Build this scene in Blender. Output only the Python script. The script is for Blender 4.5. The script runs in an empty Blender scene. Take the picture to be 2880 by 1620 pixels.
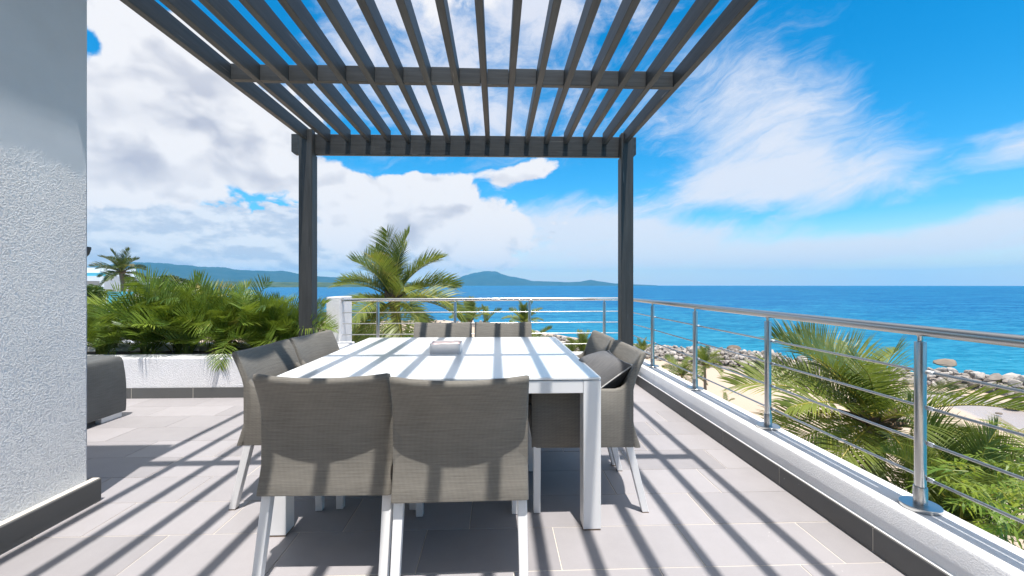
import bpy, bmesh, math, random
from mathutils import Vector, Matrix
rnd = random.Random(11)
S = bpy.context.scene
COL = S.collection
R = math.radians

# ------------------------------------------------------------------ camera
CAM_H = 1.2
FOC = 1196.0                       # focal length in photograph pixels (2880 wide)
YAW = math.atan((1440 - 1397.5) / FOC)
HOR = 801.6
cam = bpy.data.cameras.new('camera')
cam.sensor_width = 36.0
cam.lens = 36.0 * FOC / 2880.0
cam.shift_y = (HOR - 810.0) / 2880.0
cam.clip_start = 0.05
cam.clip_end = 30000
camo = bpy.data.objects.new('camera', cam)
COL.objects.link(camo)
camo.location = (0, 0, CAM_H)
camo.rotation_euler = (R(90), 0, -YAW)
S.camera = camo
S.render.resolution_x, S.render.resolution_y = 1024, 576

def ray(u, v):
    rx = (u - 1440) / FOC
    return Vector((math.sin(YAW) + math.cos(YAW) * rx, math.cos(YAW) - math.sin(YAW) * rx, (HOR - v) / FOC))
def at(u, v, y):                   # point seen there, on the plane Y = y
    d = ray(u, v)
    return Vector((0, 0, CAM_H)) + d * (y / d.y)
def atz(u, v, z):                  # point seen there, on the level z
    d = ray(u, v)
    return Vector((0, 0, CAM_H)) + d * ((z - CAM_H) / d.z)

# ------------------------------------------------------------------ view, sun
S.view_settings.view_transform = 'Standard'
S.view_settings.look = 'None'
S.view_settings.exposure = 1.0
S.view_settings.gamma = 1.0
S.view_settings.use_curve_mapping = False
S.cycles.max_bounces = 8
S.cycles.volume_bounces = 0
S.cycles.volume_step_rate = 1.0
S.cycles.transparent_max_bounces = 8
S.cycles.caustics_reflective = False
S.cycles.caustics_refractive = False
TOSUN = Vector((0.055, -0.26, 1.0)).normalized()
sl = bpy.data.lights.new('sun', 'SUN')
sl.energy = 3.3
sl.angle = R(0.6)
sl.color = (1.0, 0.955, 0.90)
so = bpy.data.objects.new('sun', sl)
COL.objects.link(so)
so.rotation_euler = (-TOSUN).to_track_quat('-Z', 'Y').to_euler()
so.location = (0, -5, 30)

# ------------------------------------------------------------------ node helper
class X:
    """a shader socket with arithmetic"""
    def __init__(s, t, k): s.t, s.k = t, k
    def _m(s, op, *a, clamp=False):
        n = s.t.nodes.new('ShaderNodeMath'); n.operation = op; n.use_clamp = clamp
        for i, x in enumerate((s,) + a):
            if isinstance(x, X): s.t.links.new(x.k, n.inputs[i])
            else: n.inputs[i].default_value = float(x)
        return X(s.t, n.outputs[0])
    def __add__(s, o): return s._m('ADD', o)
    def __radd__(s, o): return s._m('ADD', o)
    def __sub__(s, o): return s._m('SUBTRACT', o)
    def __rsub__(s, o): return (s * -1.0) + o
    def __mul__(s, o): return s._m('MULTIPLY', o)
    def __rmul__(s, o): return s._m('MULTIPLY', o)
    def __truediv__(s, o): return s._m('DIVIDE', o)
    def pow(s, o): return s._m('POWER', o)
    def max(s, o): return s._m('MAXIMUM', o)
    def min(s, o): return s._m('MINIMUM', o)
    def f(s, op, *a): return s._m(op, *a)
    def clamp(s): return s._m('ADD', 0.0, clamp=True)
    def smooth(s, a, b):
        n = s.t.nodes.new('ShaderNodeMapRange'); n.interpolation_type = 'SMOOTHSTEP'
        s.t.links.new(s.k, n.inputs[0])
        n.inputs[1].default_value, n.inputs[2].default_value = a, b
        n.inputs[3].default_value, n.inputs[4].default_value = 0, 1
        return X(s.t, n.outputs[0])
def cxyz(t, a, b, c):
    n = t.nodes.new('ShaderNodeCombineXYZ')
    for i, x in enumerate((a, b, c)):
        if isinstance(x, X): t.links.new(x.k, n.inputs[i])
        else: n.inputs[i].default_value = x
    return n.outputs[0]
def noise(t, vec, scale, detail=4, rough=0.5, dist=0.0):
    n = t.nodes.new('ShaderNodeTexNoise')
    if vec is not None: t.links.new(vec, n.inputs['Vector'])
    n.inputs['Scale'].default_value = scale; n.inputs['Detail'].default_value = detail
    n.inputs['Roughness'].default_value = rough; n.inputs['Distortion'].default_value = dist
    return X(t, n.outputs[0])
def voro(t, vec, scale, rand=1.0, feature='F1'):
    n = t.nodes.new('ShaderNodeTexVoronoi'); n.feature = feature
    if vec is not None: t.links.new(vec, n.inputs['Vector'])
    n.inputs['Scale'].default_value = scale; n.inputs['Randomness'].default_value = rand
    return X(t, n.outputs[0])
def mixc(t, f, a, b):
    n = t.nodes.new('ShaderNodeMix'); n.data_type = 'RGBA'
    for i, x in ((0, f), (6, a), (7, b)):
        if isinstance(x, X): t.links.new(x.k, n.inputs[i])
        elif hasattr(x, 'node'): t.links.new(x, n.inputs[i])
        elif i == 0: n.inputs[0].default_value = x
        else: n.inputs[i].default_value = (*x, 1)
    return n.outputs[2]
def vmath(t, op, a, b):
    n = t.nodes.new('ShaderNodeVectorMath'); n.operation = op
    for i, x in enumerate((a, b)):
        if hasattr(x, 'node'): t.links.new(x, n.inputs[i])
        elif isinstance(x, (int, float)): n.inputs['Scale'].default_value = x
        else: n.inputs[i].default_value = x
    return n.outputs[0]

# ------------------------------------------------------------------ sky
W = bpy.data.worlds.new('World'); S.world = W; W.use_nodes = True
t = W.node_tree; t.nodes.clear()
out = t.nodes.new('ShaderNodeOutputWorld'); bg = t.nodes.new('ShaderNodeBackground')
t.links.new(bg.outputs[0], out.inputs[0])
sky = t.nodes.new('ShaderNodeTexSky'); sky.sky_type = 'NISHITA'; sky.sun_disc = False
sky.sun_elevation = math.asin(TOSUN.z); sky.sun_rotation = math.atan2(TOSUN.x, TOSUN.y)
sky.altitude = 0; sky.air_density = 1.0; sky.dust_density = 0.4; sky.ozone_density = 3.0
SKY_STR = 0.10
tc = t.nodes.new('ShaderNodeTexCoord')
D = tc.outputs['Generated']
sx = t.nodes.new('ShaderNodeSeparateXYZ'); t.links.new(D, sx.inputs[0])
dx, dy, dz = (X(t, sx.outputs[i]) for i in range(3))
az = dx.f('ARCTAN2', dy)
el = dz.f('ARCSINE')
def ae(u, v):
    d = ray(u, v).normalized()
    return math.atan2(d.x, d.y), math.asin(d.z)
AE = None
def blob(u, v, ru, rv, w=1.0):     # a soft patch of cloud cover round one direction
    global AE
    if AE is None: AE = cxyz(t, az, el, 0.0)
    a0, e0 = ae(u, v)
    ra = abs(ae(u + ru, v)[0] - ae(u - ru, v)[0]) / 2 * 1.75
    re = abs(ae(u, v - rv)[1] - ae(u, v + rv)[1]) / 2 * 1.75
    mp = t.nodes.new('ShaderNodeMapping'); t.links.new(AE, mp.inputs['Vector'])
    mp.inputs['Scale'].default_value = (1 / ra, 1 / re, 0); mp.inputs['Location'].default_value = (-a0 / ra, -e0 / re, 0)
    g = t.nodes.new('ShaderNodeTexGradient'); g.gradient_type = 'SPHERICAL'; t.links.new(mp.outputs[0], g.inputs[0])
    return X(t, g.outputs[1]), w
def total(bs):
    acc = None
    for g, w in bs:
        acc = g * w if acc is None else g.f('MULTIPLY_ADD', w, acc)
    return acc
hsv = t.nodes.new('ShaderNodeHueSaturation')
t.links.new(sky.outputs[0], hsv.inputs['Color'])
hsv.inputs['Saturation'].default_value = 1.95
hsv.inputs['Hue'].default_value = 0.49
hsv.inputs['Value'].default_value = 1.0
base = vmath(t, 'SCALE', hsv.outputs[0], SKY_STR)
# cumulus
warp = t.nodes.new('ShaderNodeTexNoise'); t.links.new(D, warp.inputs['Vector']); warp.inputs['Scale'].default_value = 7; warp.inputs['Detail'].default_value = 4
wv = vmath(t, 'SCALE', vmath(t, 'SUBTRACT', warp.outputs['Color'], (0.5, 0.5, 0.5)), 0.10)
Dw = vmath(t, 'ADD', D, wv)
squash = vmath(t, 'MULTIPLY', Dw, (1, 1, 1.5))
n1 = noise(t, squash, 5.0, 7, 0.62)
n1l = noise(t, squash, 5.0, 3, 0.55)
n1u = noise(t, vmath(t, 'ADD', squash, (0.012, -0.004, 0.05)), 5.0, 3, 0.55)
puff = (1.0 - voro(t, squash, 15.0)) * 0.20
gen = noise(t, vmath(t, 'MULTIPLY', D, (1, 1, 2.2)), 2.3, 3, .5)
cov = total([blob(440, 170, 200, 95, .50), blob(330, 260, 150, 120, .40), blob(600, 300, 230, 150, .42), blob(330, 430, 260, 120, .48), blob(720, 430, 170, 100, .42), blob(800, 620, 120, 50, -.14), blob(560, 610, 160, 24, -.16),
             blob(560, 590, 420, 60, .14), blob(1040, 590, 200, 100, .42), blob(1200, 640, 190, 80, .34), blob(1350, 660, 140, 70, .30), blob(1200, 500, 120, 40, .22), blob(960, 500, 90, 70, .25),
             blob(1440, 500, 60, 26, .34), blob(1530, 478, 50, 24, .34), blob(245, 10, 110, 60, .45), blob(1290, 560, 150, 60, .24),
             blob(700, 60, 130, 70, -.16), blob(262, 130, 125, 75, -.60), blob(900, 230, 80, 60, .12), blob(1500, 150, 400, 200, -.22), blob(1180, 120, 150, 120, .04), blob(1000, 60, 200, 120, -.1), 
             blob(1690, 520, 170, 60, -.25), blob(1120, 462, 160, 24, -.30), blob(2500, 320, 620, 330, -.40)])
fld = n1 + puff + cov + (gen - 0.5) * 0.25 + el.smooth(.42, .75) * 0.34  # last term: cloud thickened overhead, mostly unseen, to lift the shadow fill
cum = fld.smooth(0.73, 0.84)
grey = total([blob(520, 340, 240, 70, .55), blob(430, 500, 280, 55, .70), blob(700, 520, 130, 50, .45), blob(360, 300, 120, 60, .25), blob(1120, 680, 130, 40, .3), blob(1050, 530, 120, 40, .2)])
lit = ((n1l - n1u) * 3.4 + (n1 - n1l) * 1.6 + (puff - .12) * 2.4 + 0.66).clamp()
thick = fld.smooth(0.80, 1.12)
shade = (lit.smooth(0.05, 0.95) * .95 + .30 - grey * .75 * thick + (1.0 - thick) * 0.25).clamp()
ccol = mixc(t, shade, (0.265, 0.28, 0.335), (0.475, 0.475, 0.49))
# rows of little fair weather clouds low over the land and the bay
cot = cxyz(t, az * 1.0, el.f('LOGARITHM', 2.718) * .16, 0.3)
low = vmath(t, 'ADD', vmath(t, 'MULTIPLY', cxyz(t, az, el, 0.0), (1.15, 2.4, 1)), vmath(t, 'SCALE', wv, .55))
m1 = noise(t, low, 9.0, 6, .62)
m1u = noise(t, vmath(t, 'ADD', low, (0.004, .035, 0)), 9.0, 3, .55)
mp = (1.0 - voro(t, low, 30.0)) * .17
lowcov = total([blob(420, 660, 440, 120, .38), blob(900, 690, 420, 100, .36), blob(1280, 700, 260, 80, .34), blob(250, 600, 260, 120, .15), blob(2500, 580, 620, 190, -.35)]) - (1.0 - el.smooth(.018, .04)) * .14 - el.smooth(.16, .26) * .3
lf = m1 + mp + lowcov
lmask = lf.smooth(.74, .85)
lsh = ((m1 - m1u) * 3.6 + (mp - .1) * 2.0 + .52).clamp().smooth(.1, .9)
lcol = mixc(t, lsh, (0.315, 0.34, 0.40), (0.46, 0.465, 0.485))
# thin streaked cloud
rot = t.nodes.new('ShaderNodeVectorRotate'); rot.rotation_type = 'Y_AXIS'
t.links.new(Dw, rot.inputs['Vector']); rot.inputs['Angle'].default_value = R(22)
st = vmath(t, 'MULTIPLY', rot.outputs[0], (2.0, 3.0, 11.0))
n2 = noise(t, st, 2.6, 7, 0.64, 0.5)
n2b = noise(t, vmath(t, 'MULTIPLY', Dw, (1, 1, 1.8)), 7.0, 6, 0.62)
cov2 = total([blob(2200, 410, 300, 160, .27), blob(2290, 525, 300, 66, .30), blob(2060, 510, 220, 70, .25), blob(2080, 210, 240, 150, .28), blob(2350, 330, 260, 120, .16), blob(2890, 400, 150, 55, .36),
              blob(2420, 690, 620, 48, .40), blob(1600, 650, 320, 70, .60), blob(1800, 660, 200, 40, .2), blob(2850, 610, 220, 60, .34), blob(1850, 735, 600, 34, .36),
              blob(2010, 600, 130, 26, -.34), blob(2520, 612, 150, 24, -.34), blob(2740, 100, 300, 190, -.40), blob(1400, 250, 330, 220, .13), blob(2870, 515, 120, 26, -.25), blob(1720, 500, 140, 50, -.15)])
cir = (n2 * 0.62 + n2b * 0.38 + cov2 + (gen - .5) * .2 + el.smooth(.5, .8) * .08).smooth(0.52, 1.0) * 0.95
cov3 = total([blob(1180, 130, 260, 200, .32), blob(1560, 70, 230, 170, .32), blob(1350, 320, 300, 80, .26), blob(1000, 150, 130, 120, .27), blob(760, 180, 130, 60, .2), blob(1500, 260, 130, 60, -.16), blob(700, 40, 100, 60, -.1)])
mott = (n2b + cov3 + (gen - .5) * .3 + el.smooth(.45, .8) * .26).smooth(.62, .98) * .9
base = mixc(t, mott, base, (0.42, 0.43, 0.475))
c1 = mixc(t, cir, base, (0.415, 0.435, 0.485))
# pale air towards the horizon
hz = (el.max(0.0) * -11.0).f('EXPONENT') * 0.98
c2 = mixc(t, hz.clamp(), c1, (0.44, 0.465, 0.485))
c2 = mixc(t, (lmask * .92).clamp(), c2, lcol)
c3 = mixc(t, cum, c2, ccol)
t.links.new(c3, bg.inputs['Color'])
bg.inputs['Strength'].default_value = 1.0

# ------------------------------------------------------------------ materials
def new_mat(name):
    m = bpy.data.materials.new(name); m.use_nodes = True
    t = m.node_tree
    return m, t, t.nodes['Principled BSDF']
def bump(t, h, strength, dist, normal=None):
    n = t.nodes.new('ShaderNodeBump'); n.inputs['Strength'].default_value = strength; n.inputs['Distance'].default_value = dist
    t.links.new(h.k, n.inputs['Height'])
    if normal is not None: t.links.new(normal, n.inputs['Normal'])
    return n.outputs[0]
def coords(t, kind='Object'):
    return t.nodes.new('ShaderNodeTexCoord').outputs[kind]
def world_pos(t):
    return t.nodes.new('ShaderNodeNewGeometry').outputs['Position']
def orand(t):
    return X(t, t.nodes.new('ShaderNodeObjectInfo').outputs['Random'])

def mat_tile(name, c, var=0.08, rough=0.5):
    m, t, p = new_mat(name)
    P = world_pos(t)
    n = noise(t, P, 9, 5, .6); n2 = noise(t, P, 130, 3, .6)
    r = orand(t)
    k = (r - .5) * var + (n - .5) * 0.14 + (n2 - .5) * 0.10 + (noise(t, P, 1.5, 5, .65) - .5) * .22 + 1.0
    sp = voro(t, P, 16.0)
    spot = 1.0 - sp.smooth(.035, .06)
    spot = spot * noise(t, P, 2.3, 2).smooth(.55, .62)
    col = mixc(t, (k * .5).clamp(), (0, 0, 0), tuple(2 * x for x in c))
    col = mixc(t, spot * .45, col, (.75, .73, .70))
    t.links.new(col, p.inputs['Base Color'])
    p.inputs['Roughness'].default_value = rough
    p.inputs['Specular IOR Level'].default_value = .35
    t.links.new(bump(t, n2, .12, .002), p.inputs['Normal'])
    return m
def mat_plain(name, c, rough=.5, metal=0.0, spec=.5, nscale=0, nstr=0.0, ndist=.002, var=0.0):
    m, t, p = new_mat(name)
    p.inputs['Base Color'].default_value = (*c, 1)
    p.inputs['Roughness'].default_value = rough
    p.inputs['Metallic'].default_value = metal
    p.inputs['Specular IOR Level'].default_value = spec
    if nscale:
        n = noise(t, world_pos(t), nscale, 5, .6)
        if nstr: t.links.new(bump(t, n, nstr, ndist), p.inputs['Normal'])
        if var:
            k = ((n - .5) * var + .5).clamp()
            t.links.new(mixc(t, k, (0, 0, 0), tuple(2 * x for x in c)), p.inputs['Base Color'])
    return m
def mat_stucco(name, c, scale=70, strength=1.0, shade_z=None, dist=.006):
    """rough plaster; above the height 'split' it is flattened to imitate rafter shade"""
    m, t, p = new_mat(name)
    m.cycles.use_bump_map_correction = False
    P = world_pos(t)
    v = noise(t, P, scale, 3, .62, .15)
    fine = noise(t, P, scale * 2.6, 3, .6)
    big = noise(t, P, 3.5, 4, .6)
    h = v.smooth(.42, .66) * 1.0 + fine * .35
    if shade_z is not None:
        s = t.nodes.new('ShaderNodeSeparateXYZ'); t.links.new(P, s.inputs[0])
        z = X(t, s.outputs[2])
        rough_part = 1.0 - (z + (noise(t, P, 9, 5, .65) - .5) * .34).smooth(shade_z - .10, shade_z + .14)
        h = v.smooth(.44, .62) * rough_part + fine * .22 * (1.0 - rough_part * .4)
    streak = noise(t, vmath(t, 'MULTIPLY', P, (11, 11, .9)), 1.0, 4, .6).smooth(.56, .78) * noise(t, P, 1.7, 3).smooth(.45, .65)
    k = ((big - .5) * .10 + .5 + (fine - .5) * .04 - streak * .045).clamp()
    t.links.new(mixc(t, k, (0, 0, 0), tuple(2 * x for x in c)), p.inputs['Base Color'])
    p.inputs['Roughness'].default_value = .8
    p.inputs['Specular IOR Level'].default_value = .25
    t.links.new(bump(t, h, strength, dist), p.inputs['Normal'])
    return m
def mat_wood(name, c, axis):
    m, t, p = new_mat(name)
    P = world_pos(t)
    sc = [38, 38, 38]; sc[axis] = 2.2
    v = vmath(t, 'MULTIPLY', P, tuple(sc))
    n = noise(t, v, 1.0, 6, .62, .4)
    lines = (noise(t, vmath(t, 'MULTIPLY', P, tuple(x * 3 if i != axis else 2.0 for i, x in enumerate(sc))), 1.0, 3, .5))
    wear = noise(t, P, 30, 4, .7).smooth(.74, .79) * noise(t, P, 3, 2).smooth(.5, .6)
    k = ((n - .5) * .75 + .5 + (orand(t) - .5) * .16).clamp()
    col = mixc(t, k, (0, 0, 0), tuple(2 * x for x in c))
    scr = noise(t, vmath(t, 'MULTIPLY', P, tuple(q * (2.2 if i != axis else .8) for i, q in enumerate(sc))), 1.0, 2, .5).smooth(.69, .73) * noise(t, P, 2.1, 2).smooth(.48, .6)
    col = mixc(t, (wear * .6).max(scr * .5), col, (.42, .41, .40))
    t.links.new(col, p.inputs['Base Color'])
    p.inputs['Roughness'].default_value = .48
    p.inputs['Specular IOR Level'].default_value = .35
    t.links.new(bump(t, n * .6 + lines * .6, .35, .004), p.inputs['Normal'])
    return m
def mat_weave(name, c, scale=260.0):
    m, t, p = new_mat(name)
    C = coords(t)
    s = t.nodes.new('ShaderNodeSeparateXYZ'); t.links.new(C, s.inputs[0])
    x, y, z = (X(t, s.outputs[i]) for i in range(3))
    a = ((x + y) * scale * 1.2).f('SINE'); b = ((z + y * .6) * scale * 1.6).f('SINE')
    rib = noise(t, cxyz(t, x * 9.0, y * 9.0, z * 230.0), 1.0, 5, .7)
    slub = noise(t, cxyz(t, x * 16.0 , y * 16.0, z * 420.0), 1.0, 3, .6)
    soft = noise(t, C, 5, 3, .5)
    k = ((rib - .5) * .34 + (slub - .5) * .30 + (soft - .5) * .22 + a * .012 + b * .016 + .5 + (orand(t) - .5) * .07).clamp()
    t.links.new(mixc(t, k, (0, 0, 0), tuple(2 * q for q in c)), p.inputs['Base Color'])
    p.inputs['Roughness'].default_value = .75
    p.inputs['Specular IOR Level'].default_value = .25
    try: p.inputs['Sheen Weight'].default_value = .08
    except KeyError: pass
    t.links.new(bump(t, a * .1 + b * .1 + rib * 1.2 + slub * 1.0, .45, .0012), p.inputs['Normal'])
    return m
def mat_leaf(name, c1, c2, trans=.35, yellow=None, rough=.42):
    m, t, p = new_mat(name)
    C = coords(t)
    n = noise(t, C, 2.2, 3, .6); n2 = noise(t, C, 14, 2, .5)
    k = ((n - .5) * 1.3 + (orand(t) - .5) * .95 + (n2 - .5) * .6 + .5).clamp()
    col = mixc(t, k, c1, c2)
    col = mixc(t, orand(t).smooth(.93, .96) * noise(t, C, 3.0, 3).smooth(.4, .6) * .7, col, (.30, .20, .07))
    if yellow:
        col = mixc(t, noise(t, C, 4.0, 3, .6).smooth(.60, .74) * .75, col, yellow)
    t.links.new(col, p.inputs['Base Color'])
    p.inputs['Roughness'].default_value = rough
    p.inputs['Specular IOR Level'].default_value = .45
    tr = t.nodes.new('ShaderNodeBsdfTranslucent'); t.links.new(mixc(t, .35, col, (.42, .5, .04)), tr.inputs['Color'])
    mx = t.nodes.new('ShaderNodeMixShader'); mx.inputs[0].default_value = trans
    t.links.new(p.outputs[0], mx.inputs[1]); t.links.new(tr.outputs[0], mx.inputs[2])
    t.links.new(mx.outputs[0], t.nodes['Material Output'].inputs[0])
    return m

M = {}
M['tile'] = mat_tile('floor_tile', (.335, .318, .326), .20)
M['skirt'] = mat_tile('skirting_tile', (.115, .115, .112), rough=.55)
M['grout'] = mat_plain('grout', (.64, .59, .52), .9, nscale=60, nstr=.3)
M['plaster'] = mat_stucco('white_plaster', (.80, .79, .80), 95, .8, dist=.005)
M['parapet'] = mat_stucco('parapet_plaster', (.80, .80, .81), 140, .5, dist=.002)
M['column'] = mat_stucco('column_plaster', (.60, .635, .68), 125, 1.0, shade_z=1.74, dist=.0085)  # bumps flattened higher up, standing in for the rafter's shade
M['wood_y'] = mat_wood('grey_timber_long', (.044, .048, .050), 1)
M['wood_x'] = mat_wood('grey_timber_cross', (.049, .051, .051), 0)
M['wood_z'] = mat_wood('grey_timber_post', (.047, .048, .047), 2)
M['steel'] = mat_plain('brushed_steel', (.50, .50, .49), .30, 1.0, nscale=240, nstr=.04, var=.12)
M['steel_bright'] = mat_plain('polished_steel', (.66, .65, .63), .18, 1.0)
M['clip'] = mat_plain('clear_plastic_clip', (.80, .82, .84), .3)
M['fabric'] = mat_weave('woven_grey_fabric', (.176, .164, .143))
M['fabric_dark'] = mat_weave('pillow_fabric', (.125, .124, .126), 330)
M['cover'] = mat_weave('charcoal_cover', (.105, .108, .106), 300)
M['white_paint'] = mat_plain('white_powder_coat', (.80, .80, .80), .38, spec=.4, nscale=90, nstr=.03)
M['glass_top'] = mat_plain('frosted_white_glass', (.86, .88, .88), .16, spec=.5)
M['glass_edge'] = mat_plain('glass_edge', (.42, .60, .58), .2)
M['ceramic'] = mat_plain('white_ceramic', (.56, .54, .54), .3, nscale=30, nstr=.05, var=.08)
M['wax'] = mat_plain('pink_wax', (.66, .52, .51), .55, nscale=25, nstr=.4, ndist=.01, var=.15)
M['piping'] = mat_plain('pale_piping', (.55, .54, .52), .6)
M['dark_glass'] = mat_plain('dark_glass', (.02, .025, .03), .08, spec=.6)
M['black'] = mat_plain('dark_metal', (.03, .03, .032), .45)
M['brown'] = mat_plain('brown_glide', (.20, .14, .09), .7)
M['soil'] = mat_plain('soil', (.045, .035, .025), .95, nscale=20, nstr=.8, ndist=.03, var=.6)
M['leaf_planter'] = mat_leaf('planter_leaf', (.035, .09, .014), (.20, .29, .036), .32, (.42, .40, .09))
M['leaf_palm'] = mat_leaf('coconut_leaf', (.045, .085, .02), (.21, .25, .045), .30, (.48, .40, .07))
M['leaf_far'] = mat_leaf('far_palm_leaf', (.020, .040, .018), (.050, .085, .03), .2)
M['leaf_bamboo'] = mat_leaf('bamboo_leaf', (.10, .19, .02), (.36, .40, .045), .42)
M['leaf_tree'] = mat_leaf('dark_tree_leaf', (.018, .034, .014), (.045, .075, .022), .2)
M['rachis'] = mat_plain('yellow_midrib', (.40, .33, .055), .45)
M['rachis_green'] = mat_plain('green_midrib', (.20, .24, .04), .45)
M['trunk'] = mat_plain('palm_trunk', (.20, .16, .12), .9, nscale=18, nstr=.9, ndist=.03, var=.7)
M['fibre'] = mat_plain('palm_fibre', (.15, .10, .06), .95, nscale=40, nstr=1, ndist=.02, var=.8)
M['white_wall'] = mat_plain('white_house_wall', (.74, .77, .80), .7, nscale=3, nstr=.05, var=.08)
M['shade_wall'] = mat_plain('recess_wall', (.50, .52, .54), .8)  # darker copy of the house wall, recess shade put into the colour
M['blue_glass'] = mat_plain('blue_tinted_glass', (.10, .45, .58), .12, spec=.6)
def mat_rock(name='pale_limestone', ca=(.20, .17, .145), cb=(.52, .475, .43)):
    m, t, p = new_mat(name)
    C = coords(t); r = orand(t)
    n = noise(t, C, 1.8, 6, .65); n2 = noise(t, world_pos(t), .12, 2)
    k = ((n - .5) * 1.0 + (r - .5) * .9 + .5).clamp()
    s = t.nodes.new('ShaderNodeSeparateXYZ'); t.links.new(world_pos(t), s.inputs[0])
    wet = 1.0 - (X(t, s.outputs[2]) + (n - .5) * .5).smooth(-8.35, -7.95)
    dry = mixc(t, k, ca, cb)
    t.links.new(mixc(t, wet * .75, dry, (.085, .07, .055)), p.inputs['Base Color'])
    p.inputs['Roughness'].default_value = .85
    t.links.new(bump(t, n, .8, .15), p.inputs['Normal'])
    return m
M['rock'] = mat_rock()
M['rock_brown'] = mat_rock('brown_rock', (.10, .075, .055), (.27, .215, .165))
def mat_sand():
    m, t, p = new_mat('sand')
    P = world_pos(t)
    n = noise(t, P, .35, 5, .55); f = noise(t, P, 9, 4, .6)
    s = t.nodes.new('ShaderNodeSeparateXYZ'); t.links.new(P, s.inputs[0])
    wet = 1.0 - (X(t, s.outputs[2]) + (n - .5) * .12).smooth(-8.42, -8.33)
    k = ((n - .5) * .35 + (f - .5) * .25 + .5).clamp()
    col = mixc(t, k, (.42, .325, .24), (.52, .415, .325))
    t.links.new(mixc(t, wet * .75, col, (.40, .365, .365)), p.inputs['Base Color'])
    t.links.new((.9 - wet * .72).k, p.inputs['Roughness'])
    t.links.new(bump(t, n * .5 + f * .5, .5, .12), p.inputs['Normal'])
    return m
M['sand'] = mat_sand()
def mat_sea():
    m, t, p = new_mat('sea_water')
    P = world_pos(t)
    s = t.nodes.new('ShaderNodeSeparateXYZ'); t.links.new(P, s.inputs[0])
    x, y = X(t, s.outputs[0]), X(t, s.outputs[1])
    wob = (noise(t, P, .012, 4, .6) - .5)
    dist = (x * x + y * y).f('SQRT')
    ld = dist.f('LOGARITHM', 10.0) + wob * .28
    shallow = 1.0 - ld.smooth(1.55, 2.55)
    deep = ld.smooth(2.3, 3.3)
    leftb = (1.0 - (x / (y.max(1.0))).smooth(-.35, .5)) * .55
    c = mixc(t, shallow, (.002, .095, .255), (.004, .205, .305))
    c = mixc(t, deep, c, (.001, .078, .222))
    c = mixc(t, leftb * (1.0 - shallow), c, (.02, .11, .25))
    w1 = noise(t, vmath(t, 'MULTIPLY', P, (1, 2.2, 1)), .55, 6, .62, .3)
    w2 = noise(t, vmath(t, 'MULTIPLY', P, (1, 2.4, 1)), .16, 5, .65)
    w3 = noise(t, vmath(t, 'MULTIPLY', P, (1, 3.0, 1)), .022, 7, .68)
    c = mixc(t, ((w1 - .5) * 3.4 + (w2 - .5) * 2.6 + (w3 - .5) * 2.2 + .24).clamp() * .75, c, (.035, .25, .38))  # wave highlights put into the water colour as pale streaks
    c = mixc(t, ((.5 - w1) * 3.4 + (.5 - w2) * 2.4 + (.5 - w3) * 1.5).clamp() * .6, c, (.001, .05, .16))
    foam = (w1.smooth(.69, .73)) * w2.smooth(.52, .60)
    c = mixc(t, foam * .55, c, (.65, .75, .8))
    nrm = bump(t, w1 * 1.0 + w2 * 3.0, .7, .5)
    t.nodes.remove(p)
    df = t.nodes.new('ShaderNodeBsdfDiffuse'); t.links.new(c, df.inputs['Color']); t.links.new(nrm, df.inputs['Normal'])
    gl = t.nodes.new('ShaderNodeBsdfGlossy'); gl.inputs['Roughness'].default_value = .22; t.links.new(nrm, gl.inputs['Normal'])
    lw = t.nodes.new('ShaderNodeLayerWeight'); lw.inputs['Blend'].default_value = .2; t.links.new(nrm, lw.inputs['Normal'])
    k = X(t, lw.outputs['Fresnel']) * .10 + .012
    mx = t.nodes.new('ShaderNodeMixShader'); t.links.new(k.k, mx.inputs[0]); t.links.new(df.outputs[0], mx.inputs[1]); t.links.new(gl.outputs[0], mx.inputs[2])
    t.links.new(mx.outputs[0], t.nodes['Material Output'].inputs[0])
    return m
M['sea'] = mat_sea()
def mat_hill(name, c1, c2, sc):
    m, t, p = new_mat(name)
    P = world_pos(t)
    n = noise(t, P, sc, 6, .6)
    v = voro(t, P, sc * 9)
    k = ((n - .5) * 2.0 + .5).clamp()
    col = mixc(t, k, c1, c2)
    pale = (1.0 - v.smooth(.10, .16)) * noise(t, P, sc * .6, 2).smooth(.52, .6)
    col = mixc(t, pale * .5, col, (.5, .47, .42))
    t.links.new(col, p.inputs['Base Color'])
    p.inputs['Roughness'].default_value = .95
    p.inputs['Specular IOR Level'].default_value = .1
    t.links.new(bump(t, n, .8, 12), p.inputs['Normal'])
    return m
M['hill'] = mat_hill('wooded_hill', (.018, .038, .034), (.048, .074, .06), .006)
M['coast'] = mat_hill('wooded_coast', (.020, .045, .014), (.10, .12, .045), .02)

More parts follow.
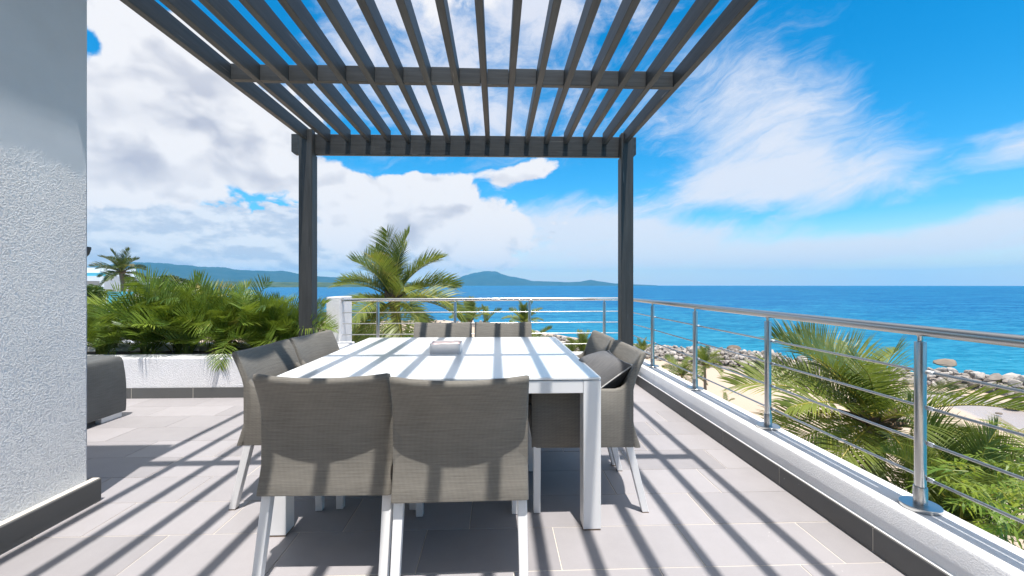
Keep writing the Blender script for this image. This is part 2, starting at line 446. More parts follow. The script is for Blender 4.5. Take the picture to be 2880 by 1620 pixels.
# ------------------------------------------------------------------ mesh helper
class MB:
    def __init__(s): s.v, s.f, s.mi = [], [], []
    def add(s, vs, fs, mi=0):
        o = len(s.v); s.v += [tuple(x) for x in vs]
        for f in fs: s.f.append(tuple(i + o for i in f)); s.mi.append(mi)
    def box(s, a, b, mi=0):
        x0, y0, z0 = a; x1, y1, z1 = b
        s.add([(x0, y0, z0), (x1, y0, z0), (x1, y1, z0), (x0, y1, z0), (x0, y0, z1), (x1, y0, z1), (x1, y1, z1), (x0, y1, z1)],
              [(0, 3, 2, 1), (4, 5, 6, 7), (0, 1, 5, 4), (1, 2, 6, 5), (2, 3, 7, 6), (3, 0, 4, 7)], mi)
    def rings(s, rings, mi=0, caps=True, closed=True):
        n = len(rings[0]); o = len(s.v)
        for r in rings: s.v += [tuple(p) for p in r]
        for i in range(len(rings) - 1):
            for j in range(n if closed else n - 1):
                a, b = o + i * n + j, o + i * n + (j + 1) % n
                s.f.append((a, b, b + n, a + n)); s.mi.append(mi)
        if caps:
            s.f.append(tuple(o + j for j in reversed(range(n)))); s.mi.append(mi)
            e = o + (len(rings) - 1) * n
            s.f.append(tuple(e + j for j in range(n))); s.mi.append(mi)
    def tube(s, pts, rad, n=12, mi=0):
        pts = [Vector(p) for p in pts]
        rr = rad if isinstance(rad, (list, tuple)) else [rad] * len(pts)
        rings = []
        for i, p in enumerate(pts):
            d = (pts[min(i + 1, len(pts) - 1)] - pts[max(i - 1, 0)]).normalized()
            up = Vector((0, 0, 1)) if abs(d.z) < .95 else Vector((0, 1, 0))
            a = d.cross(up).normalized(); b = d.cross(a).normalized()
            rings.append([p + (a * math.cos(k * 2 * math.pi / n) - b * math.sin(k * 2 * math.pi / n)) * rr[i] for k in range(n)])
        s.rings(rings, mi)
    def lathe(s, prof, c=(0, 0, 0), n=20, mi=0):
        c = Vector(c)
        s.rings([[c + Vector((r * math.cos(k * 2 * math.pi / n), r * math.sin(k * 2 * math.pi / n), z)) for k in range(n)] for r, z in prof], mi)
    def mesh(s, name, mats, smooth=False, bevel=0.0, bseg=1, angle=35):
        me = bpy.data.meshes.new(name)
        me.from_pydata(s.v, [], s.f)
        for m in (mats if isinstance(mats, (list, tuple)) else [mats]): me.materials.append(M[m] if isinstance(m, str) else m)
        if len(me.materials) > 1: me.polygons.foreach_set('material_index', s.mi)
        bm = bmesh.new(); bm.from_mesh(me)
        bmesh.ops.recalc_face_normals(bm, faces=bm.faces)
        if bevel:
            es = [e for e in bm.edges if len(e.link_faces) == 2 and e.calc_face_angle(0) > R(30)]
            bmesh.ops.bevel(bm, geom=es, offset=bevel, segments=bseg, profile=.5, affect='EDGES')
        if smooth and not (bevel and bseg <= 2):
            for f in bm.faces: f.smooth = True
            for e in bm.edges:
                if len(e.link_faces) == 2 and e.calc_face_angle(0) > R(angle): e.smooth = False
        bm.to_mesh(me); bm.free()
        return me
def raw_mesh(name, vs, fs, mi, mats):
    me = bpy.data.meshes.new(name); me.from_pydata(vs, [], fs)
    for m in mats: me.materials.append(M[m])
    if len(mats) > 1: me.polygons.foreach_set('material_index', mi)
    return me
def put(name, me, parent=None, loc=(0, 0, 0), rot=(0, 0, 0), scale=(1, 1, 1)):
    o = bpy.data.objects.new(name, me); COL.objects.link(o)
    if parent is not None: o.parent = parent
    o.location = loc; o.rotation_euler = rot; o.scale = scale
    return o
def thing(name, label, cat, loc=(0, 0, 0), rotz=0.0, group=None):
    o = bpy.data.objects.new(name, None); COL.objects.link(o)
    o.location = loc; o.rotation_euler = (0, 0, rotz); o.empty_display_size = .1
    return tag(o, label, cat, group)
def tag(o, label, cat, group=None):
    o['label'] = label; o['category'] = cat
    if group: o['group'] = group
    return o
def kind(o, k): o['kind'] = k; return o
def dup(root, loc, rotz, label):
    r = root.copy(); COL.objects.link(r); r.location = loc; r.rotation_euler = (0, 0, rotz); r['label'] = label
    for ch in list(root.children):
        c = ch.copy(); COL.objects.link(c); c.parent = r
        for g in list(ch.children):
            d = g.copy(); COL.objects.link(d); d.parent = c
    return r
def bx(a, b, mats, name, bevel=0.0, seg=1):
    m = MB(); m.box(a, b); return m.mesh(name, mats, smooth=bevel > 0, bevel=bevel, bseg=seg)

SEA = -8.5
# ================================================================== SETTING: sea, land
m = MB(); N = 96
rads = [0.0, 60, 200, 800, 3000, 7450]
ring0 = []
for i, r in enumerate(rads[1:]):
    ring0.append([(r * math.cos(2 * math.pi * k / N), r * math.sin(2 * math.pi * k / N), SEA) for k in range(N)])
m.rings(ring0, caps=False); m.add([(0, 0, SEA)] + ring0[0], [(0, k + 1, (k + 1) % N + 1) for k in range(N)])
kind(put('sea', m.mesh('sea', 'sea')), 'structure')

def heights(prof, u):
    for (a, h0), (b, h1) in zip(prof, prof[1:]):
        if a <= u <= b:
            q = (u - a) / (b - a); q = q * q * (3 - 2 * q) * .5 + q * .5
            return h0 + (h1 - h0) * q
    return 0.0
def ridge(name, prof, dist, depth, mat, seed, rough=.16, step=5):
    """a range of hills at one distance: prof gives the skyline, in photograph pixels above the water line"""
    r = random.Random(seed)
    u0, u1 = prof[0][0], prof[-1][0]; n = int((u1 - u0) / step); K = 8
    ph = [r.uniform(0, 6.28) for _ in range(40)]
    def wob(x, y): return sum(math.sin(x * (1.7 ** i) * .9 + ph[i] + y * (1.6 ** i) * 1.3) / (1.45 ** i) for i in range(9)) * .3
    vs, fs = [], []
    for i in range(n + 1):
        u = u0 + (u1 - u0) * i / n
        d = ray(u, HOR); d.normalize()
        h = heights(prof, u) / FOC * dist
        for j in range(K + 1):
            q = j / K
            s = math.sin(q * math.pi * .5) if q < .7 else math.sin(q * math.pi * .5)
            dd = dist - depth + depth * q * 1.0
            zz = h * (q ** .8) * (1 + rough * wob(i * .23, q * 4) * (1 - q * .65)) if j else -3.0
            zz = zz * dd / dist
            vs.append((d.x * dd, d.y * dd, SEA + zz))
        dd = dist + depth * .8
        vs.append((d.x * dd, d.y * dd, SEA - 3))
    w = K + 2
    for i in range(n):
        for j in range(w - 1):
            a = i * w + j
            fs.append((a, a + w, a + w + 1, a + 1))
    me = bpy.data.meshes.new(name); me.from_pydata(vs, [], fs); me.materials.append(M[mat])
    for p in me.polygons: p.use_smooth = True
    return kind(put(name, me), 'structure')
WL = 8.0
ridge('far_hills', [(-300, 10), (100, 32), (250, 40), (330, 45), (400, 52), (440, 50), (520, 46), (600, 44), (680, 38), (740, 37), (800, 36), (850, 30), (900, 24), (950, 22), (985, 25), (1030, 20), (1100, 14), (1180, 8), (1260, 3)], 5300, 700, 'hill', 3)
ridge('mountain', [(1200, 1), (1250, 7), (1280, 17), (1310, 30), (1335, 37), (1370, 40), (1398, 39), (1412, 32), (1440, 26), (1470, 20), (1500, 13), (1560, 11), (1600, 10), (1630, 11), (1660, 16), (1685, 12), (1730, 6), (1800, 3), (1850, 1)], 6500, 700, 'hill', 8)
ridge('wooded_coast', [(-300, 9), (250, 14), (450, 15), (560, 15), (640, 14), (720, 13), (800, 12), (880, 13), (960, 10), (1060, 8), (1160, 6), (1240, 4.5), (1300, 2)], 2300, 260, 'coast', 21, .3, 4)

# beach: one uneven sheet of sand reaching from below the terrace to the rocks
edge = [(-900, 930), (300, 905), (900, 902), (1250, 900), (1480, 925), (1600, 945), (1700, 962), (1820, 975), (1960, 984), (2100, 996), (2300, 1018), (2450, 1034), (2600, 1046), (2760, 1060), (3000, 1085), (3500, 1150), (4200, 1240)]
vs, fs = [], []
K = 26
near_pts = [Vector((-70, 12, 0)), Vector((70, 6, 0))]
dens = []
for (a, b) in zip(edge, edge[1:]):
    for q in range(5): dens.append((a[0] + (b[0] - a[0]) * q / 5, a[1] + (b[1] - a[1]) * q / 5))
dens.append(edge[-1])
for i, (u, v) in enumerate(dens):
    p = atz(u, v, SEA)
    d2 = Vector((p.x, p.y, 0)).normalized()
    n0 = d2 * 8.0
    L = (Vector((p.x, p.y, 0)) - n0).length
    for j in range(K + 1):
        q = j / K
        pt = n0 + d2 * L * q
        z = SEA + .25 + .55 * (1 - q) + .05 * math.sin(pt.x * .5 + pt.y * .3) + .04 * math.sin(pt.x * 1.3 - pt.y * .8)
        # the tide pools
        for (cu, cv, rr) in ((2830, 1175, 7.5), (2010, 1024, 6.0)):
            c = atz(cu, cv, SEA); dd = math.hypot(pt.x - c.x, (pt.y - c.y) * .8) / rr
            if dd < 1.7: z = max(SEA + .05, z - .42 * math.exp(-(dd * dd) * 1.1))
        if j == K: z = SEA - .5
        vs.append((pt.x, pt.y, z))
for i in range(len(dens) - 1):
    for j in range(K):
        a = i * (K + 1) + j; fs.append((a, a + K + 1, a + K + 2, a + 1))
me = bpy.data.meshes.new('beach'); me.from_pydata(vs, [], fs); me.materials.append(M['sand'])
for p in me.polygons: p.use_smooth = True
kind(put('beach_ground', me), 'structure')

# ================================================================== TERRACE
# building under the terrace
m = MB(); m.box((-9, -4, SEA - .6), (1.90, 6.12, -.16)); 
kind(put('terrace_building_wall', m.mesh('terrace_building', 'plaster')), 'structure')
m = MB(); m.box((-9, -4, -.155), (1.72, 5.94, -.0025))
floor = kind(put('terrace_floor', m.mesh('terrace_floor', 'grout')), 'structure')
PX, PY, GAP = .6155, .317, .0050
tile_cache = {}
def tile(x0, y0, x1, y1):
    k = (round(x1 - x0, 3), round(y1 - y0, 3))
    if k not in tile_cache:
        tile_cache[k] = bx((0, 0, -.012), (k[0], k[1], 0), 'tile', 'tile', .0012)
    o = put('tile', tile_cache[k], floor, (x0, y0, rnd.uniform(-.0006, .0006)), (rnd.gauss(0, .0006), rnd.gauss(0, .0006), 0))
    return o
for r in range(-3, 14):
    y0 = 1.785 + r * PY; y1 = y0 + PY - GAP
    off = -.338 + .205 * r
    xmin, xmax = (-5.4, 1.688)
    if y0 > 4.62: xmin = -1.93
    if y0 > 5.9: break
    y1 = min(y1, 5.915)
    k = math.floor((xmin - off) / PX)
    while off + k * PX < xmax:
        a, b = off + k * PX, off + (k + 1) * PX - GAP
        k += 1
        a2, b2 = max(a, xmin), min(b, xmax)
        if b2 - a2 < .04: continue
        if a2 < -2.19 and y0 < 2.36 and a2 > -3.3: 
            if y1 < 2.45 and b2 < -2.2: continue
        tile(a2, y0, b2, y1)

# unseen house front behind the camera, put in to cut the fill light
m = MB(); m.box((-9, -2.6, 0), (-2.6, -2.3, 3.35)); m.box((1.2, -2.6, 0), (1.9, -2.3, 3.35)); m.box((-2.599, -2.6, 2.55), (1.199, -2.3, 3.35))
kind(put('unseen_house_wall', m.mesh('unseen_house_wall', 'plaster')), 'structure')
m = MB(); m.box((-2.598, -2.5, 0), (1.198, -2.46, 2.548)); kind(put('unseen_house_glass_door', m.mesh('unseen_house_glass_door', 'dark_glass')), 'structure')
m = MB(); m.box((-9, -9, 0), (1.9, -2.61, 3.6)); kind(put('unseen_house_building', m.mesh('unseen_house_building', 'plaster')), 'structure')
# right parapet
def extrude_profile(prof, axis, a, b, n=1):
    rings = []
    for i in range(n + 1):
        q = a + (b - a) * i / n
        rings.append([(p, q, z) if axis == 'y' else (q, p, z) for p, z in prof])
    m = MB(); m.rings(rings); return m
prof = [(1.700, -.15), (1.700, .108), (1.713, .112), (1.714, .222), (1.719, .232), (1.732, .237), (1.90, .240), (1.912, .236), (1.918, .226), (1.918, -.15)]
par = thing('parapet_wall', 'low white plastered parapet under the long steel railing beside the beach', 'parapet', (1.81, 3, 0))
def sub(o, root): o.location = Vector(o.location) - Vector(root.location); return o
sub(put('wall_body', extrude_profile(prof, 'y', -3.5, 6.13).mesh('parapet', 'parapet', smooth=True, angle=40), par), par)
SK = .635
stile = bx((0, 0, 0), (.012, SK - .004, .109), 'skirt', 'skirting_tile', .0015)
y = 2.49 - 5 * SK
while y < 5.90:
    if y + SK < 5.95: sub(put('skirting_tile', stile, par, (1.6875, y, .002)), par)
    y += SK
m = MB(); m.box((1.6895, -3.4, .001), (1.6995, 5.93, .106)); sub(put('grout_joint', m.mesh('skirting_grout', 'grout'), par), par)
# back parapet
bpar = thing('parapet_wall', 'low white plastered parapet under the short steel railing behind the table', 'parapet', (-.1, 6.02, 0))
prof = [(5.93, -.15), (5.93, .20), (5.936, .226), (5.95, .236), (6.11, .238), (6.125, .226), (6.128, -.15)]
sub(put('wall_body', extrude_profile(prof, 'x', -2.15, 1.699).mesh('back_parapet', 'parapet', smooth=True, angle=40), bpar), bpar)
stx = bx((0, 0, 0), (SK - .004, .012, .109), 'skirt', 'skirting_tile_cross', .0015)
for k in range(5): sub(put('skirting_tile', stx, bpar, (-1.50 + k * SK, 5.9165, .002)), bpar)

# planter
pl = thing('planter', 'long white rough plastered planter wall full of green palms', 'planter', (-4, 4.7, 0))
m = MB(); m.box((-9, 4.64, -.1), (-1.95, 4.90, .425)); m.box((-2.12, 4.901, -.1), (-1.951, 5.925, .424)); m.box((-9, 5.75, -.1), (-2.121, 5.925, .423))
sub(put('planter_wall', m.mesh('planter_wall', 'plaster', smooth=True, bevel=.012, bseg=2), pl), pl)
m = MB(); m.box((-9, 4.89, 0), (-2.11, 5.76, .33)); sub(put('soil', m.mesh('soil', 'soil'), pl), pl)
x = -3.86 - 4 * SK + .005
while x < -2.2:
    if x + SK < -1.9: sub(put('skirting_tile', stx, pl, (x, 4.6275, .002)), pl)
    x += SK
m = MB(); m.box((-7, 4.6295, .001), (-1.953, 4.6395, .106)); sub(put('grout_joint', m.mesh('planter_grout', 'grout'), pl), pl)

# white pillar at the end of the back railing
pi_ = thing('pillar', 'short white stucco pillar where the back handrail ends', 'pillar', (-2.25, 6.14, 0))
sub(put('pillar_body', bx((-2.345, 5.93, -.1), (-2.157, 6.42, 1.035), 'plaster', 'pillar', .012, 2), pi_), pi_)

# column at the left
co = thing('column', 'tall white stucco column on the left with rough plaster, smoothed above in imitation of shade', 'column', (-2.7, 1.7, 0))
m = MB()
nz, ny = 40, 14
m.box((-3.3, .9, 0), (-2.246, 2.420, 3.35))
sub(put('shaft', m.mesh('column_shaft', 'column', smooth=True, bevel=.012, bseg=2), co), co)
m = MB()
m.rings([[(-2.248 + h, 1.885 + r * math.cos(a) * (1 + .25 * math.sin(3 * a)), 1.795 + r * 1.2 * math.sin(a)) for a in [k * math.pi / 5 for k in range(10)]] for r, h in ((.028, 0), (.022, .007), (.010, .011))])
sub(put('plaster_lump', m.mesh('plaster_lump', 'column', smooth=True), co), co)
for k in range(3):
    L = .6
    y1 = 2.452 - k * (L + .004); y0 = y1 - L
    if k == 0: y0 = 2.452 - .50; 
    else: y1 = 2.452 - .504 - (k - 1) * .604; y0 = y1 - .6
    if y0 < .9: y0 = .9
    sub(put('skirting_tile', bx((-2.243, y0, .004), (-2.204, y1, .122), 'skirt', 'column_skirting', .002), co), co)
sub(put('skirting_tile', bx((-3.3, 2.422, .004), (-2.245, 2.452, .121), 'skirt', 'column_skirting_back', .002), co), co)
m = MB(); m.box((-3.3, .9, .0), (-2.210, 2.446, .0035)); m.box((-2.2455, .9, .122), (-2.209, 2.447, .128)); sub(put('grout_joint', m.mesh('column_grout', 'grout'), co), co)

lamp = thing('wall_lamp', 'dark dome wall lamp peeking out behind the white column', 'wall lamp', (-2.375, 2.425, 1.405))
m = MB(); m.lathe([(.012, -.06), (.035, -.052), (.052, -.03), (.060, 0.0), (.060, .012)], (0, .065, 0), 18); put('lamp_shade', m.mesh('lamp_shade', 'black', smooth=True), lamp)
m = MB(); m.box((-.03, -.004, -.03), (.03, .010, .03)); put('wall_plate', m.mesh('wall_plate', 'black', bevel=.003), lamp)

# ================================================================== PERGOLA
pg = thing('pergola', 'dark grey timber pergola of parallel rafters over the dining table', 'pergola', (-.34, 5.15, 0))
def pp(name, me): return sub(put(name, me, pg), pg)
ZB, ZT = 2.897, 3.033
SPX = .2349; RW = .052
RX = [-2.2245 + .2351 * k for k in range(17)]
YE = 5.10
for k, x in enumerate(RX):
    w = RW * rnd.uniform(.97, 1.03)
    y1 = YE if k not in (0, 16) else YE - .001
    m = MB(); m.box((x - w / 2, -.30, ZB + rnd.uniform(-.003, .003)), (x + w / 2, y1, ZT))
    pp('rafter', m.mesh('rafter', 'wood_y', smooth=True, bevel=.003))
for Y0 in (3.595, 2.14, .68):
    for k in range(16):
        a, b = RX[k] + RW / 2 + .0015, RX[k + 1] - RW / 2 - .0015
        dy = rnd.uniform(-.006, .006); dz = rnd.uniform(-.003, .003)
        m = MB(); m.box((a, Y0 + dy, ZB + .002 + dz), (b, Y0 + dy + .052, ZT - .003 + dz))
        pp('blocking', m.mesh('blocking', 'wood_x', smooth=True, bevel=.002))
# front beam with clipped ends
pr = [(-2.425, 2.985), (-2.425, 2.775), (-2.385, 2.742), (1.655, 2.752), (1.690, 2.785), (1.690, 2.995)]
m = MB(); m.rings([[(x, yy, z) for x, z in pr] for yy in (5.104, 5.158)])
pp('beam', m.mesh('beam', 'wood_x', smooth=True, bevel=.004))
m = MB(); m.rings([[(x, yy, z) for x, z in pr] for yy in (-.36, -.304)])
pp('beam', m.mesh('rear_beam', 'wood_x', smooth=True, bevel=.004))
for (x0, x1, z0) in ((-2.297, -2.143, .33), (1.480, 1.626, .0)):
    m = MB(); m.box((x0, 5.010, z0), (x1, 5.103, 3.012)); m.box((x0 + .004, 5.1035, z0), (x1 - .004, 5.17, 2.738))
    pp('post', m.mesh('post', 'wood_z', smooth=True, bevel=.005))
for (x0, x1) in ((-2.297, -2.143), (1.480, 1.626)):
    m = MB(); m.box((x0, -.303, 0), (x1, -.15, 2.89)); pp('post', m.mesh('rear_post', 'wood_z', smooth=True, bevel=.005))

# ================================================================== RAILINGS
HZ = 1.003; BZ = [.825, .671, .518, .365]; RB = .238
def post_meshes():
    m = MB(); m.lathe([(.0, .955), (.0195, .955), (.0205, .952), (.0205, .252), (.0195, .25)][::-1], n=22); a = m.mesh('rail_post', 'steel', smooth=True)
    m = MB(); m.lathe([(.0245, .012), (.0245, .088), (.0235, .092), (.018, .092)], (0, 0, RB), n=22); b = m.mesh('post_collar', 'steel', smooth=True)
    m = MB(); m.lathe([(.070, 0), (.072, .003), (.072, .014), (.069, .017), (.012, .017)], (0, 0, RB), n=28); c = m.mesh('base_flange', 'steel', smooth=True)
    m = MB(); m.lathe([(.0095, .952), (.0095, .975), (.013, .982), (.016, .988)], n=16); d = m.mesh('rail_stem', 'steel', smooth=True)
    return a, b, c, d
PM = post_meshes()
def rail_post(root, x, y):
    p = sub(put('rail_post', PM[0], root, (x, y, 0)), root)
    for n_, me_ in (('post_collar', PM[1]), ('base_flange', PM[2]), ('rail_stem', PM[3])): put(n_, me_, p)
    return p
rr = thing('railing', 'long stainless steel railing along the right parapet above the beach', 'railing', (1.83, 3.0, RB), 0, 'steel railings of the terrace')
CX, CY = 1.83, 6.02
m = MB(); m.tube([(CX, -1.5, HZ), (CX, CY, HZ)], .0225, 24); sub(put('handrail', m.mesh('handrail', 'steel', smooth=True), rr), rr)
for z in BZ:
    m = MB(); m.tube([(CX + .022, -1.5, z), (CX + .022, CY, z)], .0062, 12); sub(put('rail_bar', m.mesh('rail_bar', 'steel', smooth=True), rr), rr)
m = MB(); m.tube([(0, 0, 0), (0, -.020, 0)], .0092, 12); m.tube([(0, -.020, 0), (0, -.026, 0)], [.0092, .0065], 12); clipm = m.mesh('bar_clip', 'clip', smooth=True)
for y in (-.31, .735, 1.775, 2.81, 3.865, 4.94, 6.02):
    p = rail_post(rr, CX, y)
    if 0 < y < 6:
        for z in BZ: put('bar_clip', clipm, p, (.022, -.012, z))
br = thing('railing', 'short stainless steel railing across the far end behind the table', 'railing', (-.1, 6.02, RB), 0, 'steel railings of the terrace')
m = MB(); m.tube([(-2.157, CY, HZ - .012), (CX - .0235, CY, HZ)], .0215, 24); sub(put('handrail', m.mesh('back_handrail', 'steel_bright', smooth=True), br), br)
m = MB(); m.tube([(-2.157, CY, HZ - .012), (-2.147, CY, HZ - .012)], .034, 24); sub(put('wall_flange', m.mesh('wall_flange', 'steel', smooth=True), br), br)
for z in BZ:
    m = MB(); m.tube([(-2.16, CY, z - .012), (CX, CY, z)], .0058, 12); sub(put('rail_bar', m.mesh('back_rail_bar', 'steel', smooth=True), br), br)
for x in (-1.665, -.588, .464, 1.533): rail_post(br, x, CY)

# ================================================================== TABLE
TX0, TX1, TY0, TY1 = -1.092, .509, 2.062, 3.672
tb = thing('dining_table', 'square white dining table with a frosted glass top', 'table', ((TX0 + TX1) / 2, (TY0 + TY1) / 2, 0))
def tput(n, me): return sub(put(n, me, tb), tb)
m = MB(); m.box((TX0 + .001, TY0 - .003, .738), (TX1 - .001, TY1 + .003, .750)); 
o = tput('tabletop', m.mesh('tabletop', 'glass_top', smooth=True, bevel=.0025, bseg=2))
LW = .087
for (x, y) in ((TX0, TY0), (TX1 - LW, TY0), (TX0, TY1 - LW), (TX1 - LW, TY1 - LW)):
    m = MB(); m.box((x, y, .007), (x + LW, y + LW, .733)); l = tput('leg', m.mesh('table_leg', 'white_paint', smooth=True, bevel=.003, bseg=2))
    m = MB(); m.box((x + .002, y + .002, 0), (x + LW - .002, y + LW - .002, .0068)); put('glide', m.mesh('glide', 'brown'), l, -Vector(tb.location) - Vector(l.location) + Vector(tb.location) * 0 + Vector(l.location) + Vector((0, 0, 0)))
for ch in list(tb.children):
    for g in ch.children: g.location = (0, 0, 0)
g_ = .0015
for a, b in (((TX0 + LW + g_, TY0 + .001, .672), (TX1 - LW - g_, TY0 + .045, .733)), ((TX0 + LW + g_, TY1 - .045, .672), (TX1 - LW - g_, TY1 - .001, .733)),
             ((TX0 + .001, TY0 + LW + g_, .672), (TX0 + .045, TY1 - LW - g_, .733)), ((TX1 - .045, TY0 + LW + g_, .672), (TX1 - .001, TY1 - LW - g_, .733))):
    tput('apron', bx(a, b, 'white_paint', 'apron', .002))
tput('under_panel', bx((TX0 + .05, TY0 + .05, .728), (TX1 - .05, TY1 - .05, .7365), 'white_paint', 'under_panel'))

# dish on the table
dh = thing('candle_dish', 'small white square dish holding pinkish wax on the table', 'dish', (-.338, 2.868, .7503), 0)
HX, HY, HH, TH = .101, .088, .066, .0045
def rrect(hx, hy, r, z, wav=0.0, n=5):
    pts = []
    for cx, cy, a0 in ((hx - r, hy - r, 0), (-hx + r, hy - r, 90), (-hx + r, -hy + r, 180), (hx - r, -hy + r, 270)):
        for k in range(n): 
            a = R(a0 + 90 * k / (n - 1)); pts.append((cx + r * math.cos(a), cy + r * math.sin(a)))
    out = []
    for i, (a, b) in enumerate(zip(pts, pts[1:] + pts[:1])):
        L = math.dist(a, b); q = 8 if L > .05 else 1
        for k in range(q):
            x, y = a[0] + (b[0] - a[0]) * k / q, a[1] + (b[1] - a[1]) * k / q
            out.append((x, y, z + wav * (math.sin(x * 75 + y * 40) + .6 * math.sin(y * 110 - x * 33))))
    return out
m = MB(); m.rings([rrect(HX - .003, HY - .003, .014, 0), rrect(HX, HY, .016, .004), rrect(HX, HY, .016, HH, .0018), rrect(HX - TH, HY - TH, .012, HH - .001, .0018), rrect(HX - TH, HY - TH, .012, .012)])
put('dish_wall', m.mesh('dish', 'ceramic', smooth=True, angle=50), dh)
m = MB(); m.rings([rrect(HX - TH - .001, HY - TH - .001, .011, .010), rrect(HX - TH - .001, HY - TH - .001, .011, .050, .003), rrect(HX * .6, HY * .6, .011, .047, .002)])
put('wax', m.mesh('wax', 'wax', smooth=True, angle=60), dh)

# ================================================================== CHAIRS (front of the chair towards local +Y)
CW = .272
def lerp_tab(tab, z):
    for (a, p), (b, q) in zip(tab, tab[1:]):
        if a <= z <= b: return p + (q - p) * (z - a) / (b - a)
    return tab[-1][1] if z > tab[-1][0] else tab[0][1]
def smooth_tab(tab, z): 
    return sum(lerp_tab(tab, z + d) * w for d, w in ((-.045, .25), (0, .5), (.045, .25)))
BACK = [(.30, -.318), (.345, -.306), (.42, -.276), (.50, -.258), (.58, -.254), (.66, -.262), (.74, -.288), (.80, -.316), (.86, -.348)]
def chair_parts():
    out = {}
    # back: a padded sling, bowed towards its rear
    TH = .040; ZT = .846
    rings = []
    xs = [-1, -.992, -.96, -.85, -.65, -.4, -.15, .15, .4, .65, .85, .96, .992, 1]
    for q in xs:
        x = q * CW
        e = 1.0 if abs(q) < .97 else (.80 if abs(q) < .995 else .45)
        def bow(z): return .044 * (1 - q * q) * max(0.0, min(1.0, (z - .36) / .45)) 
        sag = .013 * (1 - q * q)
        ring = []
        zs = [.345, .352, .40, .46, .52, .58, .64, .70, .76, .80, ZT - .022 - sag]
        half = TH / 2
        mid = lambda z: smooth_tab(BACK, z) + half - bow(z)
        for z in zs: ring.append((x, mid(z) - half * e * (.85 if z < .35 else 1), z))
        zc = zs[-1]
        for a in (30, 60, 90, 120, 150): ring.append((x, mid(zc) - half * e * math.cos(R(a)) - .004 * math.sin(R(a)), zc + .022 * math.sin(R(a)) * (1 if e > .9 else .85)))
        for z in reversed(zs): ring.append((x, mid(z) + half * e * (.85 if z < .35 else 1), z))
        rings.append(ring)
    m = MB(); m.rings(rings); out['backrest'] = m.mesh('backrest', 'fabric', smooth=True, angle=60)
    # side panels with the arm rests
    def side(sg):
        rings = []
        ys = [-.262, -.255, -.24, -.22, -.20, -.17, -.13, 0, .13, .235, .262, .272]
        for i, y in enumerate(ys):
            top = .652 + (.075 * max(0, (-.17 - y) / .09) ** 2.0)
            e = 1.0 if 0 < i < len(ys) - 2 else (.8 if i == len(ys) - 2 else .55)
            if i == 0: e = 1.0
            c = sg * (CW - .0195); h = .0185 * e
            rings.append([(c - h * .9, y, .347), (c - h, y, .36), (c - h, y, .50), (c - h, y, top - .012), (c - h * .6, y, top - .003), (c, y, top), (c + h * .6, y, top - .003), (c + h, y, top - .012), (c + h, y, .50), (c + h, y, .36), (c + h * .9, y, .347)])
        m = MB(); m.rings(rings); return m.mesh('arm_panel', 'fabric', smooth=True, angle=50)
    out['arm1'], out['arm2'] = side(-1), side(1)
    m = MB(); m.box((-CW + .040, -.235, .385), (CW - .040, .268, .438)); out['seat'] = m.mesh('seat', 'fabric', smooth=True, bevel=.014, bseg=3)
    m = MB(); m.box((-CW + .040, .240, .349), (CW - .040, .266, .384)); out['apron'] = m.mesh('front_apron', 'fabric', smooth=True, bevel=.006, bseg=2)
    def leg(x, top, bot, w0, w1):
        m = MB()
        m.rings([[(bx_ + sx * w, by_ + sy * w, z) for sx, sy in ((-1, -1), (1, -1), (1, 1), (-1, 1))] for (bx_, by_, z, w) in ((bot[0], bot[1], .004, w1), (top[0], top[1], top[2], w0))])
        return m.mesh('chair_leg', 'white_paint', smooth=True, bevel=.003, bseg=2)
    for sg in (-1, 1):
        out['rear%d' % sg] = leg(sg, (sg * .248, -.243, .352), (sg * .250, -.328), .0195, .0175)
        out['front%d' % sg] = leg(sg, (sg * .248, .245, .352), (sg * .248, .245), .0195, .018)
        m = MB(); m.box((sg * .250 - .0165, -.328 - .0165, 0), (sg * .250 + .0165, -.328 + .0165, .0038)); out['glide%d' % sg] = m.mesh('leg_glide', 'brown')
    return out
CP = chair_parts()
ch0 = thing('dining_armchair', 'x', 'chair', (0, 0, 0), 0, 'woven grey armchairs round the table')
put('backrest', CP['backrest'], ch0); put('arm_panel', CP['arm1'], ch0); put('arm_panel', CP['arm2'], ch0)
put('seat', CP['seat'], ch0); put('front_apron', CP['apron'], ch0)
for sg in (-1, 1):
    l = put('leg', CP['rear%d' % sg], ch0); put('leg_glide', CP['glide%d' % sg], l); put('leg', CP['front%d' % sg], ch0)
spots = [
    (-.699, 2.052, R(-1.0), 'grey woven armchair with its back to us, on the left at the near table side'),
    (-.149, 1.985, R(.8), 'grey woven armchair with its back to us, on the right at the near table side'),
    (-1.075, 2.572, R(-92), 'grey armchair beside the planter, nearer of the two on the left'),
    (-1.045, 3.140, R(-96), 'grey armchair beside the planter, farther of the two on the left'),
    (.460, 2.485, R(89), 'grey armchair beside the parapet with a pillow on its seat'),
    (.455, 3.060, R(90), 'grey armchair beside the parapet, behind the one with the pillow'),
    (-.515, 3.790, R(180), 'grey armchair at the far table side, left one, facing us'),
    (.060, 3.785, R(180), 'grey armchair at the far table side, right one, facing us')]
for i, (x, y, a, lb) in enumerate(spots):
    if i == 0:
        ch0.location = (x, y, 0); ch0.rotation_euler = (0, 0, a); ch0['label'] = lb
    else: dup(ch0, (x, y, 0), a, lb)

